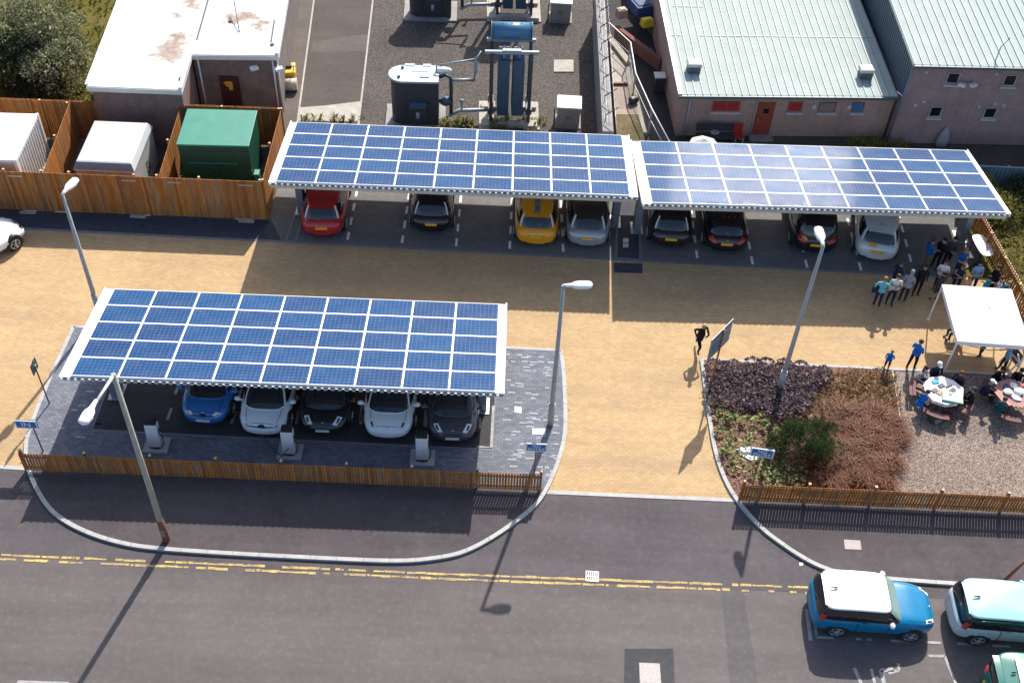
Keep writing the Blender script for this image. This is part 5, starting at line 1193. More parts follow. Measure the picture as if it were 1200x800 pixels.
for _ in range(2500):
    x, y = U(-34, -19.8), U(46.0, 66); tuft(mb, Vector((x, y, -.06)), 4, U(.1, .3), .2, .05)
tag(obj('meadow_grass', mb, M_island('green_grass_blade', [(.09, .09, .014), (.13, .12, .02), (.17, .15, .035)], .7, .2, None, 0.4)), kind='stuff')
mb = MB()
for _ in range(60): p = G(U(918, 960), U(163, 172), 0); tuft(mb, Vector((lb.location.x+U(8.6, 11.5), 47.6+U(-.3, .3), 0)), 6, U(.4, .9), .4, .05)
tag(obj('wall_weeds', mb, LEAFWEED), kind='stuff')
# ---- planting bed
def inside(p, poly_):
    c = False; n = len(poly_)
    for i in range(n):
        (x1, y1), (x2, y2) = poly_[i], poly_[(i+1) % n]
        if (y1 > p[1]) != (y2 > p[1]) and p[0] < (x2-x1)*(p[1]-y1)/(y2-y1)+x1: c = not c
    return c
def scatter(px, n, mind, seed, vz=KZ, margin=0):
    R = random.Random(seed); P = [tuple(G(u, v, vz)[:2]) for u, v in px]; xs = [p[0] for p in P]; ys = [p[1] for p in P]; out = []; tries = 0
    while len(out) < n and tries < 20000:
        tries += 1; p = (R.uniform(min(xs), max(xs)), R.uniform(min(ys), max(ys)))
        if inside(p, P) and all((p[0]-q[0])**2+(p[1]-q[1])**2 > mind*mind for q in out): out.append(p)
    return out
def plants(name, label, cat, group, protos, pts, seed, s=(.8, 1.2)):
    R = random.Random(seed)
    for i, p in enumerate(pts):
        o = bpy.data.objects.new(name, protos[i % len(protos)]); COL.objects.link(o); tag(o, label, cat, group)
        o.location = (p[0], p[1], KZ); o.rotation_euler = (0, 0, R.uniform(0, 6.28)); k = R.uniform(*s); o.scale = (k, k, k)
def heuchera():
    mb = MB()
    for _ in range(130):
        a, q = U(0, 2*PI), math.sqrt(rnd())*.30; h = .10+.24*(1-(q/.34)**2)+U(-.04, .04); d = Vector((math.cos(a), math.sin(a), U(.1, .9))); leaf(mb, Vector((q*math.cos(a), q*math.sin(a), h)), d, rvec()*.5+Vector((0, 0, 1)), U(.07, .12), U(.06, .10))
    return mb.mesh('purple_plant', LEAFPUR)
def bergenia():
    mb = MB()
    for _ in range(46):
        a, q = U(0, 2*PI), math.sqrt(rnd())*.22; h = .06+.2*(1-(q/.26)**2); d = Vector((math.cos(a), math.sin(a), U(.0, .7))); leaf(mb, Vector((q*math.cos(a), q*math.sin(a), h)), d, rvec()*.3+Vector((0, 0, 1)), U(.10, .20), U(.06, .10))
    return mb.mesh('green_plant', LEAFVAR)
def smalltuft():
    mb = MB()
    for _ in range(34):
        a, q = U(0, 2*PI), math.sqrt(rnd())*.16; d = Vector((math.cos(a), math.sin(a), U(.2, 1.2))); leaf(mb, Vector((q*math.cos(a), q*math.sin(a), .04+U(0, .1))), d, rvec()+Vector((0, 0, .6)), U(.08, .17), U(.03, .06))
    return mb.mesh('olive_plant', LEAFTUFT)
def bronze():
    mb = MB(); tilt = U(0, 2*PI)
    for _ in range(330):
        a = U(0, 2*PI); d = Vector((math.cos(a), math.sin(a), 0))+Vector((math.cos(tilt), math.sin(tilt), 0))*.8; k = U(.3, 1.); hh = U(.2, .5); d = d+Vector((U(-.5, .5), U(-.5, .5), 0)); s = Vector((-d.y, d.x, 0)).normalized()*.0075
        b0 = Vector((U(-.26, .26), U(-.26, .26), 0)); b1 = b0+d*.16*k+Vector((0, 0, hh)); b2 = b0+d*.42*k+Vector((0, 0, hh*.95)); b3 = b0+d*.66*k+Vector((0, 0, hh*.45))
        cv = Vector((-d.y, d.x, 0))*U(-.16, .16); b2 = b2+cv; b3 = b3+cv*2.2; mb.add([b0-s, b0+s, b1+s, b1-s, b2+s, b2-s, b3], [(0, 1, 2, 3), (3, 2, 4, 5), (5, 4, 6)])
    return mb.mesh('bronze_grass', LEAFBRZ)
purple_px = [(828, 430), (900, 429), (968, 436), (962, 452), (945, 470), (940, 482), (905, 490), (875, 482), (838, 478), (832, 455)]
plants('purple_plant', 'purple leaved clump in the drift along the back of the bed', 'plant', 'purple clumps in the planting bed', [heuchera() for _ in range(5)], scatter(purple_px, 150, .34, 1), 1, (.85, 1.25))
green_px = [(838, 486), (900, 492), (925, 530), (945, 562), (940, 568), (880, 566), (856, 548), (843, 515)]
plants('green_plant', 'bright green and cream leaved clump in the front drift of the bed', 'plant', 'green and cream clumps in the planting bed', [bergenia() for _ in range(5)], scatter(green_px, 60, .46, 2), 2, (.75, 1.15))
tuft_px = [(970, 437), (1044, 437), (1050, 462), (1052, 490), (1000, 486), (985, 482), (950, 490), (945, 478), (962, 455)]
plants('olive_plant', 'small olive and straw coloured tuft in the mulch at the back right of the bed', 'plant', 'olive tufts in the planting bed', [smalltuft() for _ in range(6)], scatter(tuft_px, 110, .28, 3), 3, (.8, 1.4))
bronze_px = [(985, 488), (1045, 492), (1049, 520), (1046, 540), (1038, 568), (945, 567), (950, 548), (975, 525)]
plants('bronze_grass', 'rusty bronze grass clump swept over in the right front drift of the bed', 'ornamental grass', 'bronze grasses in the planting bed', [bronze() for _ in range(6)], scatter(bronze_px, 115, .28, 4), 4, (.62, 1.0))
# pine shrub with upright leaders
t = thing('dwarf_pine', 'bushy dark green dwarf pine in the middle of the planting bed', 'shrub', G(943, 535, KZ))
mb = MB(); heads = []
for i in range(34):
    a, q = U(0, 2*PI), math.sqrt(rnd()); heads.append((Vector((1.25*q*math.cos(a)+.05, .8*q*math.sin(a)+.25, U(.3, .8)+.4*(1-q))), U(.24, .4)))
for c, r in heads:
    for _ in range(330):
        v = rvec(); v.z = abs(v.z) if rnd() < .8 else v.z; q = c+Vector((v.x*r, v.y*r, v.z*r*1.25))*(U(.3, 1.)**.5); leaf(mb, q, v+rvec()*.5+Vector((0, 0, .5)), rvec(), U(.08, .15), U(.018, .032))
obj('crown', mb, LEAFPINE, t); mb = MB()
for c, r in heads[:12]: mb.tube([(0, 0, 0), tuple(c*.5), tuple(c)], .03, 5, r2=.01)
obj('trunk', mb, BARKM, t)
mb = MB(); pl = [Vector((.0, .0, 0)), Vector((-.55, .1, 0)), Vector((-.35, -.35, 0)), Vector((.35, -.5, 0))]
p = G(877, 530, KZ); mb.prism([(p.x-.45, p.y+.1), (p.x-.3, p.y-.2), (p.x+.1, p.y-.45), (p.x+.4, p.y-.4), (p.x+.4, p.y+.1), (p.x-.1, p.y+.3)], KZ, KZ+.06)
tag(obj('pale_stone_slab', mb, OFFWHITE), 'white slab lying among green plants under the NO ENTRY sign of the bed', 'slab')
p = G(1053, 495, KZ); mb = MB(); mb.tube([(0, 0, 0), (0, 0, .2)], .1, 8); mb.ball((0, 0, .2), (.1, .1, .06), 8, 4); tag(obj('paper_cup', mb, M('lilac_cup', (.45, .42, .62), .6), loc=p), 'lilac and white paper cup standing at the edge of bed and gravel', 'cup')
# ================================================================== people
SHOE = M('dark_shoe', (.02, .018, .018), .6); SHOEW = M('pale_shoe', (.5, .48, .46), .6)
CLOTH = {k: M('cloth_'+k.replace(' ', '_'), c, .85, .14, 12., spec=.2) for k, c in {
    'white': (.70, .70, .70), 'aqua': (.16, .46, .56), 'black': (.014, .014, .018), 'navy': (.022, .028, .06), 'grey': (.27, .29, .33), 'blue': (.02, .10, .36), 'royal': (.015, .14, .50),
    'light blue': (.24, .42, .62), 'teal': (.01, .20, .28), 'dark teal': (.02, .07, .085), 'denim': (.045, .06, .10), 'pink': (.55, .03, .16), 'charcoal': (.05, .05, .055), 'stripe': (.42, .50, .60), 'silver': (.36, .36, .37), 'khaki': (.20, .16, .11), 'tan': (.46, .26, .18), 'rust': (.26, .10, .05)}.items()}
HAIRC = {k: M('hair_'+k, c, .7, .2, 20., spec=.3) for k, c in {'dark': (.015, .011, .009), 'brown': (.07, .04, .022), 'grey': (.32, .30, .28), 'fair': (.24, .15, .07), 'white': (.72, .70, .66), 'red': (.16, .05, .02)}.items()}
def person(label, loc, rz, shirt, legs, hair='brown', pose='stand', h=1.74, sleeves='short', shorts=False, bald=False, shoe=None, lean=0., cap=None, bag=None, long=False, look=0., hold=None, group=None, category='person', stride=0.):
    """figure facing local +Y, feet (or seat) at loc"""
    k = h/1.74
    V = []; E = []; Rr = []; T = []
    def v(p, r): V.append(Vector(p)*k); Rr.append(r*k); return len(V)-1
    def e(a, b, kind): E.append((a, b)); T.append(kind)
    sit = pose == 'sit'
    if not sit and pose != 'run' and stride == 0: stride = U(-.09, .09); lean += U(-.02, .06)
    pz = .46 if sit else .95
    ln = lambda z: Vector((0, math.sin(lean)*(z-pz), pz+math.cos(lean)*(z-pz)))   # torso leans forward about the hips
    off = lambda x, y, z: ln(z)+Vector((x, y*math.cos(lean), -y*math.sin(lean)))
    dz = pz-.95
    pel = v((0, 0, pz), .135); wst = v(off(0, .0, 1.10+dz), .125); chs = v(off(0, .0, 1.30+dz), .145); nk0 = v(off(0, -.01, 1.45+dz), .07); nk = v(off(0, .0, 1.51+dz), .055)
    hd0 = v(off(0, .025, 1.58+dz), .078); hd1 = v(off(0, .015, 1.655+dz), .088); hd2 = v(off(0, .0, 1.715+dz), .062)
    e(pel, wst, 'shirt'); e(wst, chs, 'shirt'); e(chs, nk0, 'shirt'); e(nk0, nk, 'skin'); e(nk, hd0, 'skin'); e(hd0, hd1, 'skin'); e(hd1, hd2, 'hair' if not bald else 'skin')
    hands = []
    for s in (-1, 1):
        sh = v(off(s*.185, -.01, 1.40+dz), .062); e(chs, sh, 'shirt')
        A = {'stand': ((.235, -.03, 1.13), (.235, .08, .90)), 'cross': ((.25, .0, 1.13), (-.06 if s > 0 else .02, .22, 1.16+.04*s)), 'phone': ((.24, .02, 1.12), (.06, .28, 1.18)), 'hips': ((.34, -.08, 1.14), (.20, .06, 1.0)),
             'run': ((.24, -.18*s, 1.16), (.18, .16 if s < 0 else -.02, 1.02 if s < 0 else .95)), 'one': ((.24, .02, 1.12), (.12, .25, 1.12)) if s > 0 else ((.235, -.03, 1.13), (.235, .06, .90)),
             'point': ((.26, .22, 1.25), (.28, .46, 1.2)) if s > 0 else ((.235, -.03, 1.13), (.235, .06, .90)), 'sit': ((.25, .10, 1.12), (.14, .34, 1.10)), 'reach': ((.26, .15, 1.18), (.2, .38, 1.08))}[pose if pose != 'sit' or s > 0 else 'sit']
        (ex_, ey_, ez), (wx_, wy, wz) = A
        if pose == 'cross': pass
        el = v(off(s*ex_, ey_, ez+dz), .043); wr = v(off(s*wx_, wy, wz+dz), .030)
        dv = (V[wr]-V[el]).normalized(); pm = V[wr]/k+dv*.06; pa = v(pm, .034)
        e(sh, el, 'shirt' if sleeves != 'none' else 'skin'); e(el, wr, 'shirt' if sleeves == 'long' else 'skin'); e(wr, pa, 'skin'); hands.append((V[pa].copy(), dv, s))
        hx = .095
        if pose == 'stand': pass
        hp = v((s*hx, 0, pz-.06 if not sit else pz), .098); e(pel, hp, 'legs')
        st = stride*s
        if sit: kn = v((s*.13, .43, .47), .072); an = v((s*.12, .40, .09), .044); to = v((s*.13, .56, .04), .036)
        elif pose == 'run':
            if s > 0: kn = v((s*.09, .34, .62), .066); an = v((s*.09, .22, .24), .044); to = v((s*.09, .36, .17), .036)
            else: kn = v((s*.09, -.10, .50), .066); an = v((s*.09, -.42, .28), .044); to = v((s*.09, -.44, .12), .036)
        else: kn = v((s*.105, .02+st*.5, .50), .066); an = v((s*.11, -.01+st, .085), .044); to = v((s*.13, .14+st, .035), .036)
        e(hp, kn, 'legs'); e(kn, an, 'skin' if shorts else 'legs'); e(an, to, 'shoe')
    me = bpy.data.meshes.new('person'); me.from_pydata(V, E, []); o = bpy.data.objects.new('person', me); COL.objects.link(o)
    sk = o.modifiers.new('Skin', 'SKIN'); sk.use_smooth_shade = True; sk.branch_smoothing = .6
    sl = me.skin_vertices[0].data
    for i, r in enumerate(Rr): sl[i].radius = (r*(1.22 if i in (0, 1, 2) else 1), r*(.86 if i in (0, 1, 2) else 1)); sl[i].use_root = (i == 0)
    sb = o.modifiers.new('Subdivision', 'SUBSURF'); sb.levels = 1; sb.render_levels = 1
    dg = bpy.context.evaluated_depsgraph_get(); full = bpy.data.meshes.new_from_object(o.evaluated_get(dg)); o.modifiers.clear(); o.data = full; full.name = 'person'
    mats = {'skin': SKIN, 'shirt': CLOTH[shirt], 'legs': CLOTH[legs], 'shoe': shoe or SHOE, 'hair': HAIRC[hair]}
    names = list(mats); full.materials.clear()
    for n_ in names: full.materials.append(mats[n_])
    for f in full.polygons:
        c = f.center; best = None
        for (a, b), kd in zip(E, T):
            A_, B_ = V[a], V[b]; d = B_-A_; tt = max(0, min(1, (c-A_).dot(d)/d.length_squared)); q = (A_+d*tt); ds = (c-q).length-(Rr[a]+(Rr[b]-Rr[a])*tt)
            if best is None or ds < best[0]: best = (ds, kd, tt)
        kd = best[1]
        f.material_index = names.index(kd); f.use_smooth = True
    # fingers, thumbs, nose and ears grow out of the same mesh
    mb = MB()
    for (p, d, s) in hands:
        sd = d.cross(Vector((0, 0, 1))); sd = sd.normalized() if sd.length > .1 else Vector((1, 0, 0)); up_ = sd.cross(d)
        for i, L_ in enumerate((.062, .072, .068, .052)):
            b0 = p+sd*(.027-.018*i)*k; mb.tube([b0, b0+d*L_*.55*k-up_*.006*k, b0+d*L_*k-up_*.025*k], [.0085*k, .008*k, .006*k], 5)
        b0 = p+sd*.03*k-d*.025*k; mb.tube([b0, b0+sd*.03*k+d*.02*k, b0+sd*.034*k+d*.045*k], [.010*k, .009*k, .007*k], 5)
    H0, H1 = V[hd0], V[hd1]; fw = Vector((0, math.cos(lean), -math.sin(lean))); upv = (H1-H0).normalized()
    mb.rings([[H0+upv*.02*k+fw*.075*k+Vector((x*k, 0, 0)) for x in (-.014, 0, .014)], [H0-upv*.012*k+fw*.088*k+Vector((x*k, 0, 0))+fw*(.012*k if x == 0 else 0) for x in (-.016, 0, .016)]], False, False)
    for s in (-1, 1): mb.ball(H0+upv*.025*k+Vector((s*.088*k, 0, 0)), (.012*k, .022*k, .032*k), 6, 4)
    nm = mb.mesh('features', [SKIN]); bm = bmesh.new(); bm.from_mesh(full); n0 = len(bm.faces); bm.from_mesh(nm); bm.faces.ensure_lookup_table()
    for f in bm.faces[n0:]: f.material_index = names.index('skin'); f.smooth = True
    bm.to_mesh(full); bm.free(); bpy.data.meshes.remove(nm)
    o.location = loc; o.rotation_euler = (0, 0, rz); tag(o, label, category, group)
    mb = MB()
    for s in (-1, 1): mb.ball(H0+upv*.028*k+fw*.074*k+Vector((s*.03*k, 0, 0)), (.011*k, .008*k, .008*k), 6, 4)
    obj('eyes', mb, BLACK, o)
    mb = MB(); mb.add([H0-upv*.035*k+fw*.080*k+Vector((x*k, 0, 0))+upv*zz*k for x in (-.022, .022) for zz in (-.004, .005)], [(0, 2, 3, 1)]); obj('mouth', mb, M('lip', (.32, .10, .08), .6), o)
    if not bald:
        mb = MB(); c = H1+upv*.012*k-fw*.014*k; rs = []
        for i in range(7):
            a = PI*.5*i/6; rr_ = .104*k*math.cos(a)+.002
            rs.append([c+upv*(.088*k*math.sin(a)-(.05*k if i == 0 and long is False else 0)*(1 if math.sin(2*PI*j/14) < .2 else 0))+Vector((rr_*.92*math.cos(2*PI*j/14), 0, 0))+fw*(rr_*math.sin(2*PI*j/14)) for j in range(14)])
        mb.rings(rs, True, False)
        if long: mb.ball(H0-fw*.06*k-upv*.10*k, (.10*k, .06*k, .17*k), 10, 6)
        obj('hair', mb, HAIRC[hair], o)
    if cap:
        mb = MB(); c = H1+upv*.02*k; rs = []
        for i in range(6): a = PI*.5*i/5; rr_ = .113*k*math.cos(a)+.002; rs.append([c+upv*.10*k*math.sin(a)+Vector((rr_*math.cos(2*PI*j/14), 0, 0))+fw*rr_*math.sin(2*PI*j/14) for j in range(14)])
        mb.rings(rs, True, False); mb.add([c+fw*.09*k+Vector((-.08*k, 0, 0)), c+fw*.09*k+Vector((.08*k, 0, 0)), c+fw*.19*k+Vector((.05*k, 0, 0))-upv*.01, c+fw*.19*k+Vector((-.05*k, 0, 0))-upv*.01], [(0, 1, 2, 3)]); obj('cap', mb, cap, o)
    # loose hem of the top
    if True:
        mb = MB(); rs = []
        for zz, ra, rb_ in ((1.14, .165, .118), (1.02, .178, .13), (.93, .186, .138)):
            q = off(0, 0, zz+dz) if not sit else off(0, 0, max(zz+dz, pz-.01)); rs.append([q*k+Vector((ra*k*math.cos(2*PI*j/16), rb_*k*math.sin(2*PI*j/16), 0)) for j in range(16)])
        mb.rings(rs, True, False); obj('top_hem', mb, CLOTH[shirt], o)
    if bag:
        nm_, col, at = bag; mb = MB(); mb.box((0, 0, 0), (.30, .16, .36)); obj(nm_, mb, col, o, loc=Vector(at)*k, bevel=.04)
    if hold:
        p_, d_, s_ = hands[1]; mb = MB(); mb.box(tuple(p_+d_*.06), (.07, .14, .01)); obj('held_phone', mb, hold, o)
    return o
def at(u, v, z=0.): return G(u, v, z)
CW = 'people crowded by the end of the rear canopy'
fs = lambda d: math.radians(d)
person('person in a white shirt standing just behind the one in an aqua top', at(1041, 356), fs(170), 'white', 'navy', 'brown', 'cross', 1.78, group=CW)
person('person in an aqua top with dark rucksack, seen from behind left end of the crowd', at(1026, 359), fs(-15), 'aqua', 'navy', 'fair', 'hips', 1.76, group=CW, bag=('shoulder_bag', CLOTH['navy'], (-.24, -.02, .98)))
person('person in dark clothes with bare forearms between the white shirt and the grey shirt', at(1044, 341), fs(-60), 'navy', 'navy', 'brown', 'cross', 1.75, group=CW)
person('person in a black jacket with a badge behind the grey shirt', at(1072, 345), fs(175), 'black', 'black', 'dark', 'stand', 1.78, sleeves='long', group=CW)
person('person in a grey shirt bending forward with an orange bag at the hip', at(1056, 353), fs(-28), 'grey', 'navy', 'grey', 'one', 1.74, lean=.25, group=CW, bag=('orange_bag', M('orange_bag', (.55, .16, .05), .7), (-.27, .0, .92)))
person('person in a blue polo shirt and khaki trousers under the canopy edge', at(1081, 315), fs(-75), 'blue', 'khaki', 'brown', 'one', 1.8, group=CW)
person('person in black clothing deep in the shade beside the blue polo shirt', at(1094, 314), fs(120), 'black', 'black', 'dark', 'cross', 1.78, sleeves='long', group=CW)
person('person in a black top in the shade nearest the canopy column', at(1106, 312), fs(190), 'charcoal', 'black', 'dark', 'one', 1.8, sleeves='long', group=CW)
person('person in a white T shirt with arms folded in the middle of the crowd', at(1096, 339), fs(165), 'white', 'navy', 'brown', 'cross', 1.74, group=CW)
person('person in a dark coat and boots beside the corner leg of the white gazebo', at(1094, 352), fs(20), 'charcoal', 'charcoal', 'dark', 'one', 1.72, sleeves='long', shorts=True, group=CW)
person('person in a dark T shirt with bare arms facing the gazebo', at(1116, 343), fs(150), 'navy', 'navy', 'red', 'cross', 1.68, sleeves='none', group=CW)
person('person in a royal blue shirt close to the canopy column', at(1118, 325), fs(200), 'blue', 'navy', 'fair', 'one', 1.76, group=CW)
person('person in a light blue shirt looking down at something held, right side of the crowd', at(1135, 342), fs(185), 'light blue', 'navy', 'dark', 'phone', 1.82, group=CW, hold=BLACK)
person('person in a teal top at the back edge of the gazebo', at(1146, 357), fs(30), 'teal', 'denim', 'dark', 'one', 1.7, group=CW)
person('person in black clothes between the light blue shirt and the picket fence', at(1157, 345), fs(110), 'black', 'black', 'dark', 'stand', 1.74, sleeves='long', group=CW)
person('person in a pale striped shirt half hidden by the far edge of the gazebo', at(1160, 357), fs(60), 'stripe', 'navy', 'brown', 'one', 1.7, group=CW)
person('small person in a teal top squeezed between gazebo and picket fence', at(1169, 360), fs(100), 'teal', 'navy', 'fair', 'stand', 1.55, group=CW)
person('person in a tan top at the far left edge of the gazebo', at(1124, 355), fs(-160), 'tan', 'navy', 'red', 'one', 1.6, group=CW)
person('running person in black, alone on the brick drive beside the grey sign board', at(817, 412), fs(-165), 'black', 'black', 'white', 'run', 1.78, sleeves='long', lean=.14, bald=True)
person('child in a turquoise top and shorts at the back edge of the planting bed', at(1037, 434, 0), fs(-35), 'royal', 'navy', 'fair', 'one', 1.22, shorts=True)
person('person in a royal blue T shirt and black trousers, alone beside the gravel', at(1066, 432.5, 0), fs(-50), 'royal', 'black', 'brown', 'cross', 1.76, stride=.10)
# under the gazebo
p_ = at(1122, 402, 0); t = thing('folding_chair', 'dark folding chair under the left edge of the gazebo', 'chair', (p_.x, p_.y+.25, .012), fs(95))
obj('seat', MB().box((0, 0, .43), (.46, .44, .04)), STEELDK, t); obj('backrest', MB().box((0, -.22, .7), (.46, .04, .3)), STEELDK, t)
for x in (-.2, .2):
    for y in (-.2, .2): obj('leg', MB().box((x, y, .21), (.03, .03, .42)), GALV, t)
person('person in a pink top and dark trousers sitting under the left edge of the gazebo', (p_.x, p_.y+.25, 0), fs(95), 'pink', 'navy', 'dark', 'sit', 1.7)
person('person in dark trousers standing under the middle of the gazebo', at(1148, 417, 0), fs(10), 'charcoal', 'charcoal', 'dark', 'stand', 1.72, stride=.12)
person('person in a blue shirt and dark trousers at the right front corner of the gazebo', at(1172, 436, 0), fs(70), 'light blue', 'charcoal', 'brown', 'one', 1.78, lean=.1, stride=.12)
# ================================================================== gazebo
gz = [G(1106, 336, 2.05), G(1188, 341, 2.05), G(1121.5, 397, 2.05), G(1203, 404, 2.05)]
cg = sum((Vector(p) for p in gz), Vector())/4; ga = math.atan2(gz[1].y-gz[0].y+gz[3].y-gz[2].y, gz[1].x-gz[0].x+gz[3].x-gz[2].x)
t = thing('gazebo', 'white pop up gazebo standing at the right end of the brick drive', 'gazebo', (cg.x, cg.y, .008), ga)
gwx, gwy = 1.45, 1.65; FAB = M('gazebo_fabric', (.80, .80, .80), .75, .04, 2)
mb = MB(); C4 = [(-gwx, -gwy), (gwx, -gwy), (gwx, gwy), (-gwx, gwy)]
rs = []
for s_, z in ((1.0, 2.05), (.75, 2.19), (.5, 2.33), (.25, 2.45), (.01, 2.52)):
    ring = []
    for i in range(4):
        a, b = C4[i], C4[(i+1) % 4]
        for k in range(6): x = a[0]+(b[0]-a[0])*k/6; y = a[1]+(b[1]-a[1])*k/6; ring.append((x*s_, y*s_, z-.03*math.sin(PI*k/6)*(1 if 0 < s_ < 1 else .0)))
    rs.append(ring)
mb.rings(rs, True, True, 0, False); mb.rings([[(x, y, z-.2) for x, y, z in rs[0]], rs[0]], True, False, 0, False); obj('canopy', mb, FAB, t)
for x, y in C4: mb = MB(); mb.bar((x*.98, y*.98, 0), (x*.98, y*.98, 2.05), .05); mb.box((x*.98, y*.98, .01), (.12, .12, .02)); obj('leg', mb, WHITE, t)
mb = MB()
for i in range(4):
    a, b = C4[i], C4[(i+1) % 4]; m_ = ((a[0]+b[0])/2, (a[1]+b[1])/2)
    mb.bar((a[0]*.97, a[1]*.97, 1.9), (m_[0]*.97, m_[1]*.97, 1.62), .025); mb.bar((b[0]*.97, b[1]*.97, 1.9), (m_[0]*.97, m_[1]*.97, 1.62), .025)
obj('truss', mb, GALV, t)
# folding white frame by the gazebo's right front
a = G(1190, 438, 0); t = thing('folding_stand', 'white crossed leg folding stand at the right front of the gazebo', 'stand', (a.x, a.y, .01), .3)
for s_ in (-1, 1):
    mb = MB(); mb.bar((-.3*s_, .1, 0), (.28*s_, .1, 1.15), .05); mb.bar((-.3*s_, .75, 0), (.28*s_, .75, 1.15), .05); obj('leg', mb, WHITE, t)
obj('mesh_panel', MB().box((.05, .42, .62), (.02, .6, .7)), STEELDK, t)
obj('top_bar', MB().bar((0, .05, .58), (0, .8, .58), .05), WHITE, t)
# white table near the picket fence
a = G(1152, 287, .76); t = thing('event_table', 'long white rounded table against the picket fence behind the crowd', 'table', (a.x, a.y, 0), .12)
pts = [(.33*math.copysign(abs(math.cos(q*PI/10))**.55, math.cos(q*PI/10)), .72*math.copysign(abs(math.sin(q*PI/10))**.55, math.sin(q*PI/10))) for q in range(20)]
obj('tabletop', MB().prism(pts, .72, .76), WHITE, t, fix=True)
for x in (-.22, .22):
    for y in (-.5, .5): obj('leg', MB().box((x, y, .36), (.035, .035, .72)), STEELDK, t)
# ================================================================== picnic tables
TOPW = M_island('pinkish_planks', [(.40, .22, .19), (.46, .27, .235), (.35, .19, .165)], .7, .2)
BENCHM = M('dark_red_plank', (.13, .045, .045), .7, .15, 6)
def picnic(u, v, label):
    p = G(u, v, .75); t = thing('picnic_table', label, 'picnic table', (p.x, p.y, KZ), .35, 'round picnic tables on the gravel')
    mb = MB(); R_ = .74
    for k in range(11):
        x0 = -R_+2*R_*k/11; x1 = x0+2*R_/11-.012; xm = (x0+x1)/2; y = math.sqrt(max(.01, R_*R_-xm*xm)); mb.box((xm, 0, .72), (x1-x0, 2*y, .045))
    obj('tabletop', mb, TOPW, t)
    mb = MB()
    for q in range(4): a_ = q*PI/2+PI/4; mb.bar((0, 0, .65), (.55*math.cos(a_), .55*math.sin(a_), .66), .06, .08); mb.bar((.5*math.cos(a_), .5*math.sin(a_), .66), (.75*math.cos(a_), .75*math.sin(a_), 0), .08); mb.bar((.4*math.cos(a_), .4*math.sin(a_), .36), (1.25*math.cos(a_), 1.25*math.sin(a_), .36), .07, .09)
    obj('frame', mb, BENCHM, t)
    for q in range(4):
        a_ = q*PI/2+PI/4; mb = MB()
        for r_ in (1.06, 1.2):
            pts_ = [(r_*math.cos(a_+(j-4)*.10), r_*math.sin(a_+(j-4)*.10), .44) for j in range(9)]
            L_ = [((r_-.06)*math.cos(a_+(j-4)*.12), (r_-.06)*math.sin(a_+(j-4)*.12)) for j in range(9)]; Rr_ = [((r_+.06)*math.cos(a_+(j-4)*.12), (r_+.06)*math.sin(a_+(j-4)*.12)) for j in range(9)]
            mb.prism(L_+Rr_[::-1], .41, .45)
        obj('bench', mb, BENCHM, t, fix=True)
    return t, p
T1, P1 = picnic(1105, 459, 'round picnic table laid with white cloth, papers and a green tray'); T2, P2 = picnic(1188, 462, 'round pinkish slatted picnic table piled with white parcels')
def on(P, dx, dy, z=.845): return (P.x+dx, P.y+dy, z)
pts = [(.80*math.cos(a_*PI/5+.2)*(1+.05*(-1)**a_), .76*math.sin(a_*PI/5+.2)) for a_ in range(10)]
mb = MB(); mb.prism(pts, 0, .012); mb.prism([(x*1.0, y*1.0) for x, y in pts[5:9]], -.14, -.0); tag(obj('tablecloth', mb, FAB, loc=on(P1, 0, 0, .84), fix=True), 'white cloth over the left picnic table', 'tablecloth')
t = thing('green_tray', 'green rimmed tray of small items on the near side of the white cloth', 'tray', on(P1, .22, -.5, .862), -.2); obj('tray_base', MB().box((0, 0, .03), (.82, .34, .06)), M('tray_green', (.02, .22, .13), .5), t, bevel=.01); obj('tray_lining', MB().box((0, 0, .065), (.76, .28, .012)), M('pale_green', (.40, .62, .48), .6), t)
R = random.Random(5)
for i, (dx, dy, c, lab) in enumerate(((-.25, .42, (.03, .35, .45), 'small turquoise box at the back of the white cloth'), (-.05, .22, (.10, .10, .12), 'dark folded leaflet in the middle of the white cloth'), (-.38, -.05, (.12, .12, .15), 'dark grey leaflet at the left of the white cloth'), (-.2, -.15, (.45, .25, .12), 'brown paper parcel beside the green tray'), (.25, .22, (.08, .08, .08), 'black pen case on the right of the white cloth'), (.35, .0, (.10, .09, .09), 'small black camera on the right half of the white cloth'), (.3, -.2, (.70, .62, .50), 'cream envelope near the green tray'))):
    mb = MB(); mb.box((0, 0, .02), (.26 if i != 4 else .3, .18 if i != 4 else .07, .04)); tag(obj('table_item', mb, M('item_%s' % lab.split()[1], c, .7, .1, 8), loc=on(P1, dx, dy, .856), rz=R.uniform(-1, 1), bevel=.006), lab, 'item')
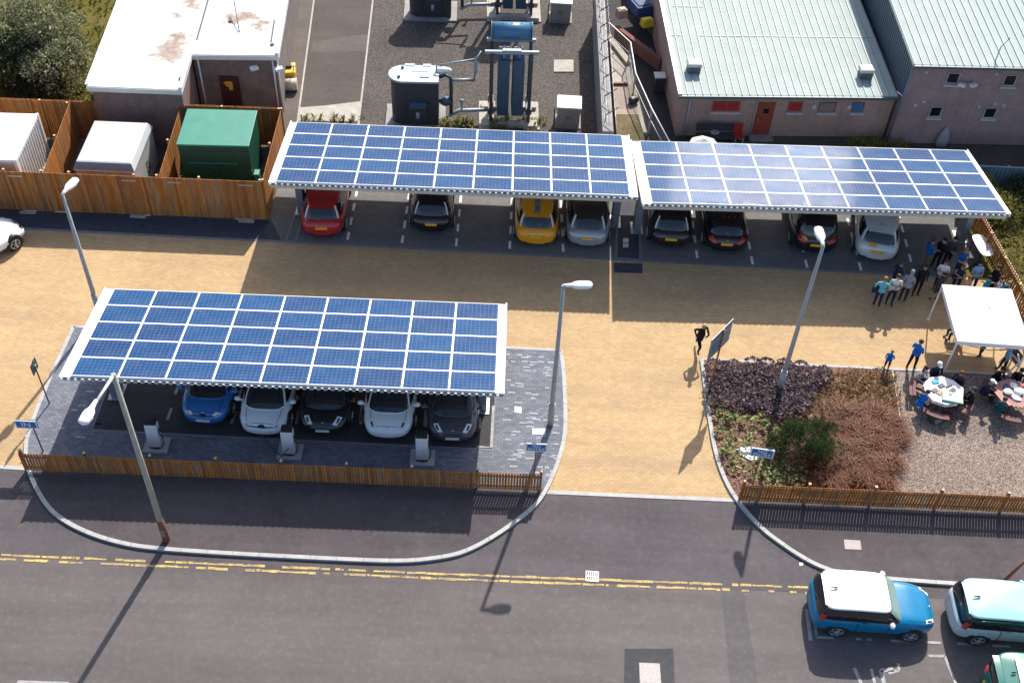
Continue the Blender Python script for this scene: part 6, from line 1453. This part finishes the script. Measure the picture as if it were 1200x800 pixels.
for i, (dx, dy, c, lab, sz) in enumerate(((-.3, .3, (.03, .05, .14), 'navy pouch at the back left of the slatted table', (.3, .2, .12)), (.02, .34, (.66, .67, .70), 'white crumpled parcel at the back of the slatted table', (.34, .28, .16)), (-.28, -.02, (.68, .68, .70), 'white bundle at the left of the slatted table', (.4, .34, .15)), (.15, .02, (.70, .70, .72), 'largest white bundle in the middle of the slatted table', (.5, .4, .18)), (-.02, -.26, (.66, .68, .74), 'white paper heap at the near side of the slatted table', (.46, .34, .08)), (-.2, -.24, (.45, .04, .05), 'small red packet between white bundles', (.12, .1, .06)), (.42, .3, (.50, .05, .06), 'red box at the right of the slatted table', (.22, .18, .12)))):
    mb = MB(); mb.ball((0, 0, sz[2]/2), (sz[0]/2, sz[1]/2, sz[2]/2), 9, 5)
    mb.v = [(x*(1+R.uniform(-.15, .15)), y*(1+R.uniform(-.15, .15)), z) for x, y, z in mb.v]; mb.sm = [False]*len(mb.f)
    tag(obj('parcel', mb, M('parcel_%d' % i if False else 'parcel_'+lab.split()[0]+lab.split()[1], c, .75, .1, 8), loc=on(P2, dx, dy, .837), rz=R.uniform(-1, 1)), lab, 'parcel')
def seated(P, ang, label, shirt, legs, hair, **k):
    a_ = math.radians(ang); x, y = P.x+1.13*math.cos(a_), P.y+1.13*math.sin(a_); d = math.atan2(P.y-y, P.x-x)-PI/2
    return person(label, (x, y, KZ), d, shirt, legs, hair, 'sit', 1.72, **k)
seated(P1, 128, 'person with long dark hair in a silver grey top at the left picnic table', 'silver', 'charcoal', 'dark', long=True, sleeves='long', lean=.15)
seated(P1, 92, 'person in a navy jacket and white cap at the back of the left picnic table', 'navy', 'navy', 'dark', cap=CLOTH['white'], sleeves='long', lean=.1)
seated(P1, 208, 'person in a bright blue shirt leaning on the bench of the left picnic table', 'royal', 'charcoal', 'brown', lean=.3, sleeves='none')
seated(P1, 40, 'person with auburn hair on the right of the left picnic table', 'charcoal', 'charcoal', 'red', long=True, lean=.2, sleeves='long')
seated(P1, -12, 'person in black between the two picnic tables, turned to the left one', 'black', 'black', 'dark', sleeves='long', lean=.1, cap=CLOTH['charcoal'])
seated(P2, 168, 'person in navy with a white cap and bare arm at the right picnic table', 'navy', 'navy', 'brown', cap=CLOTH['white'], lean=.2)
seated(P2, 225, 'brown haired person in a dark teal top on the near side of the slatted table', 'dark teal', 'navy', 'brown', lean=.25)
seated(P2, 110, 'person in black at the back of the right picnic table', 'black', 'black', 'dark', sleeves='long', lean=.2)
seated(P2, 65, 'person in black at the right back of the slatted table, by the frame edge', 'black', 'charcoal', 'dark', sleeves='long', lean=.2)
a = G(1094, 492, KZ); t = thing('rucksack', 'dark green rucksack with a grey pocket on the gravel by the left picnic table', 'rucksack', (a.x, a.y, KZ), .5)
obj('bag_body', MB().box((0, 0, .22), (.5, .34, .42), 0, 0, (.85, .8)), M('bag_green', (.03, .07, .035), .8, .2, 8), t, bevel=.06); obj('pocket', MB().box((0, -.2, .17), (.34, .1, .24)), M('bag_grey', (.22, .24, .22), .8), t, bevel=.03); mb = MB(); mb.tube([(-.1, .1, .42), (0, .1, .5), (.1, .1, .42)], .015, 6); obj('strap', mb, BLACK, t)
a = G(1108, 489, KZ); mb = MB(); mb.box((0, 0, .12), (.55, .4, .24), 0, 0, (.8, .7)); tag(obj('maroon_bag', mb, M('maroon_cloth', (.15, .02, .03), .85, .2, 8), loc=a, rz=.3, bevel=.06), 'maroon bag on the gravel under the front bench of the left picnic table', 'bag')
mb = MB(); mb.tube([(0, 0, 0), (.0, .0, .65)], .07, 8); p_ = G(1191, 676, KZ)
t = thing('leaning_post', 'short rusty brown post leaning at the kerb above the pale boxy car', 'post', (p_.x, p_.y, KZ)); mb = MB(); mb.tube([(-.5, -.2, 0), (.1, .15, 1.1)], .06, 8); obj('post', mb, RUST, t); obj('post_cap', MB().ball((.12, .16, 1.15), (.1, .1, .12), 8, 6), STEELDK, t)
a = G(1168, 664, KZ)
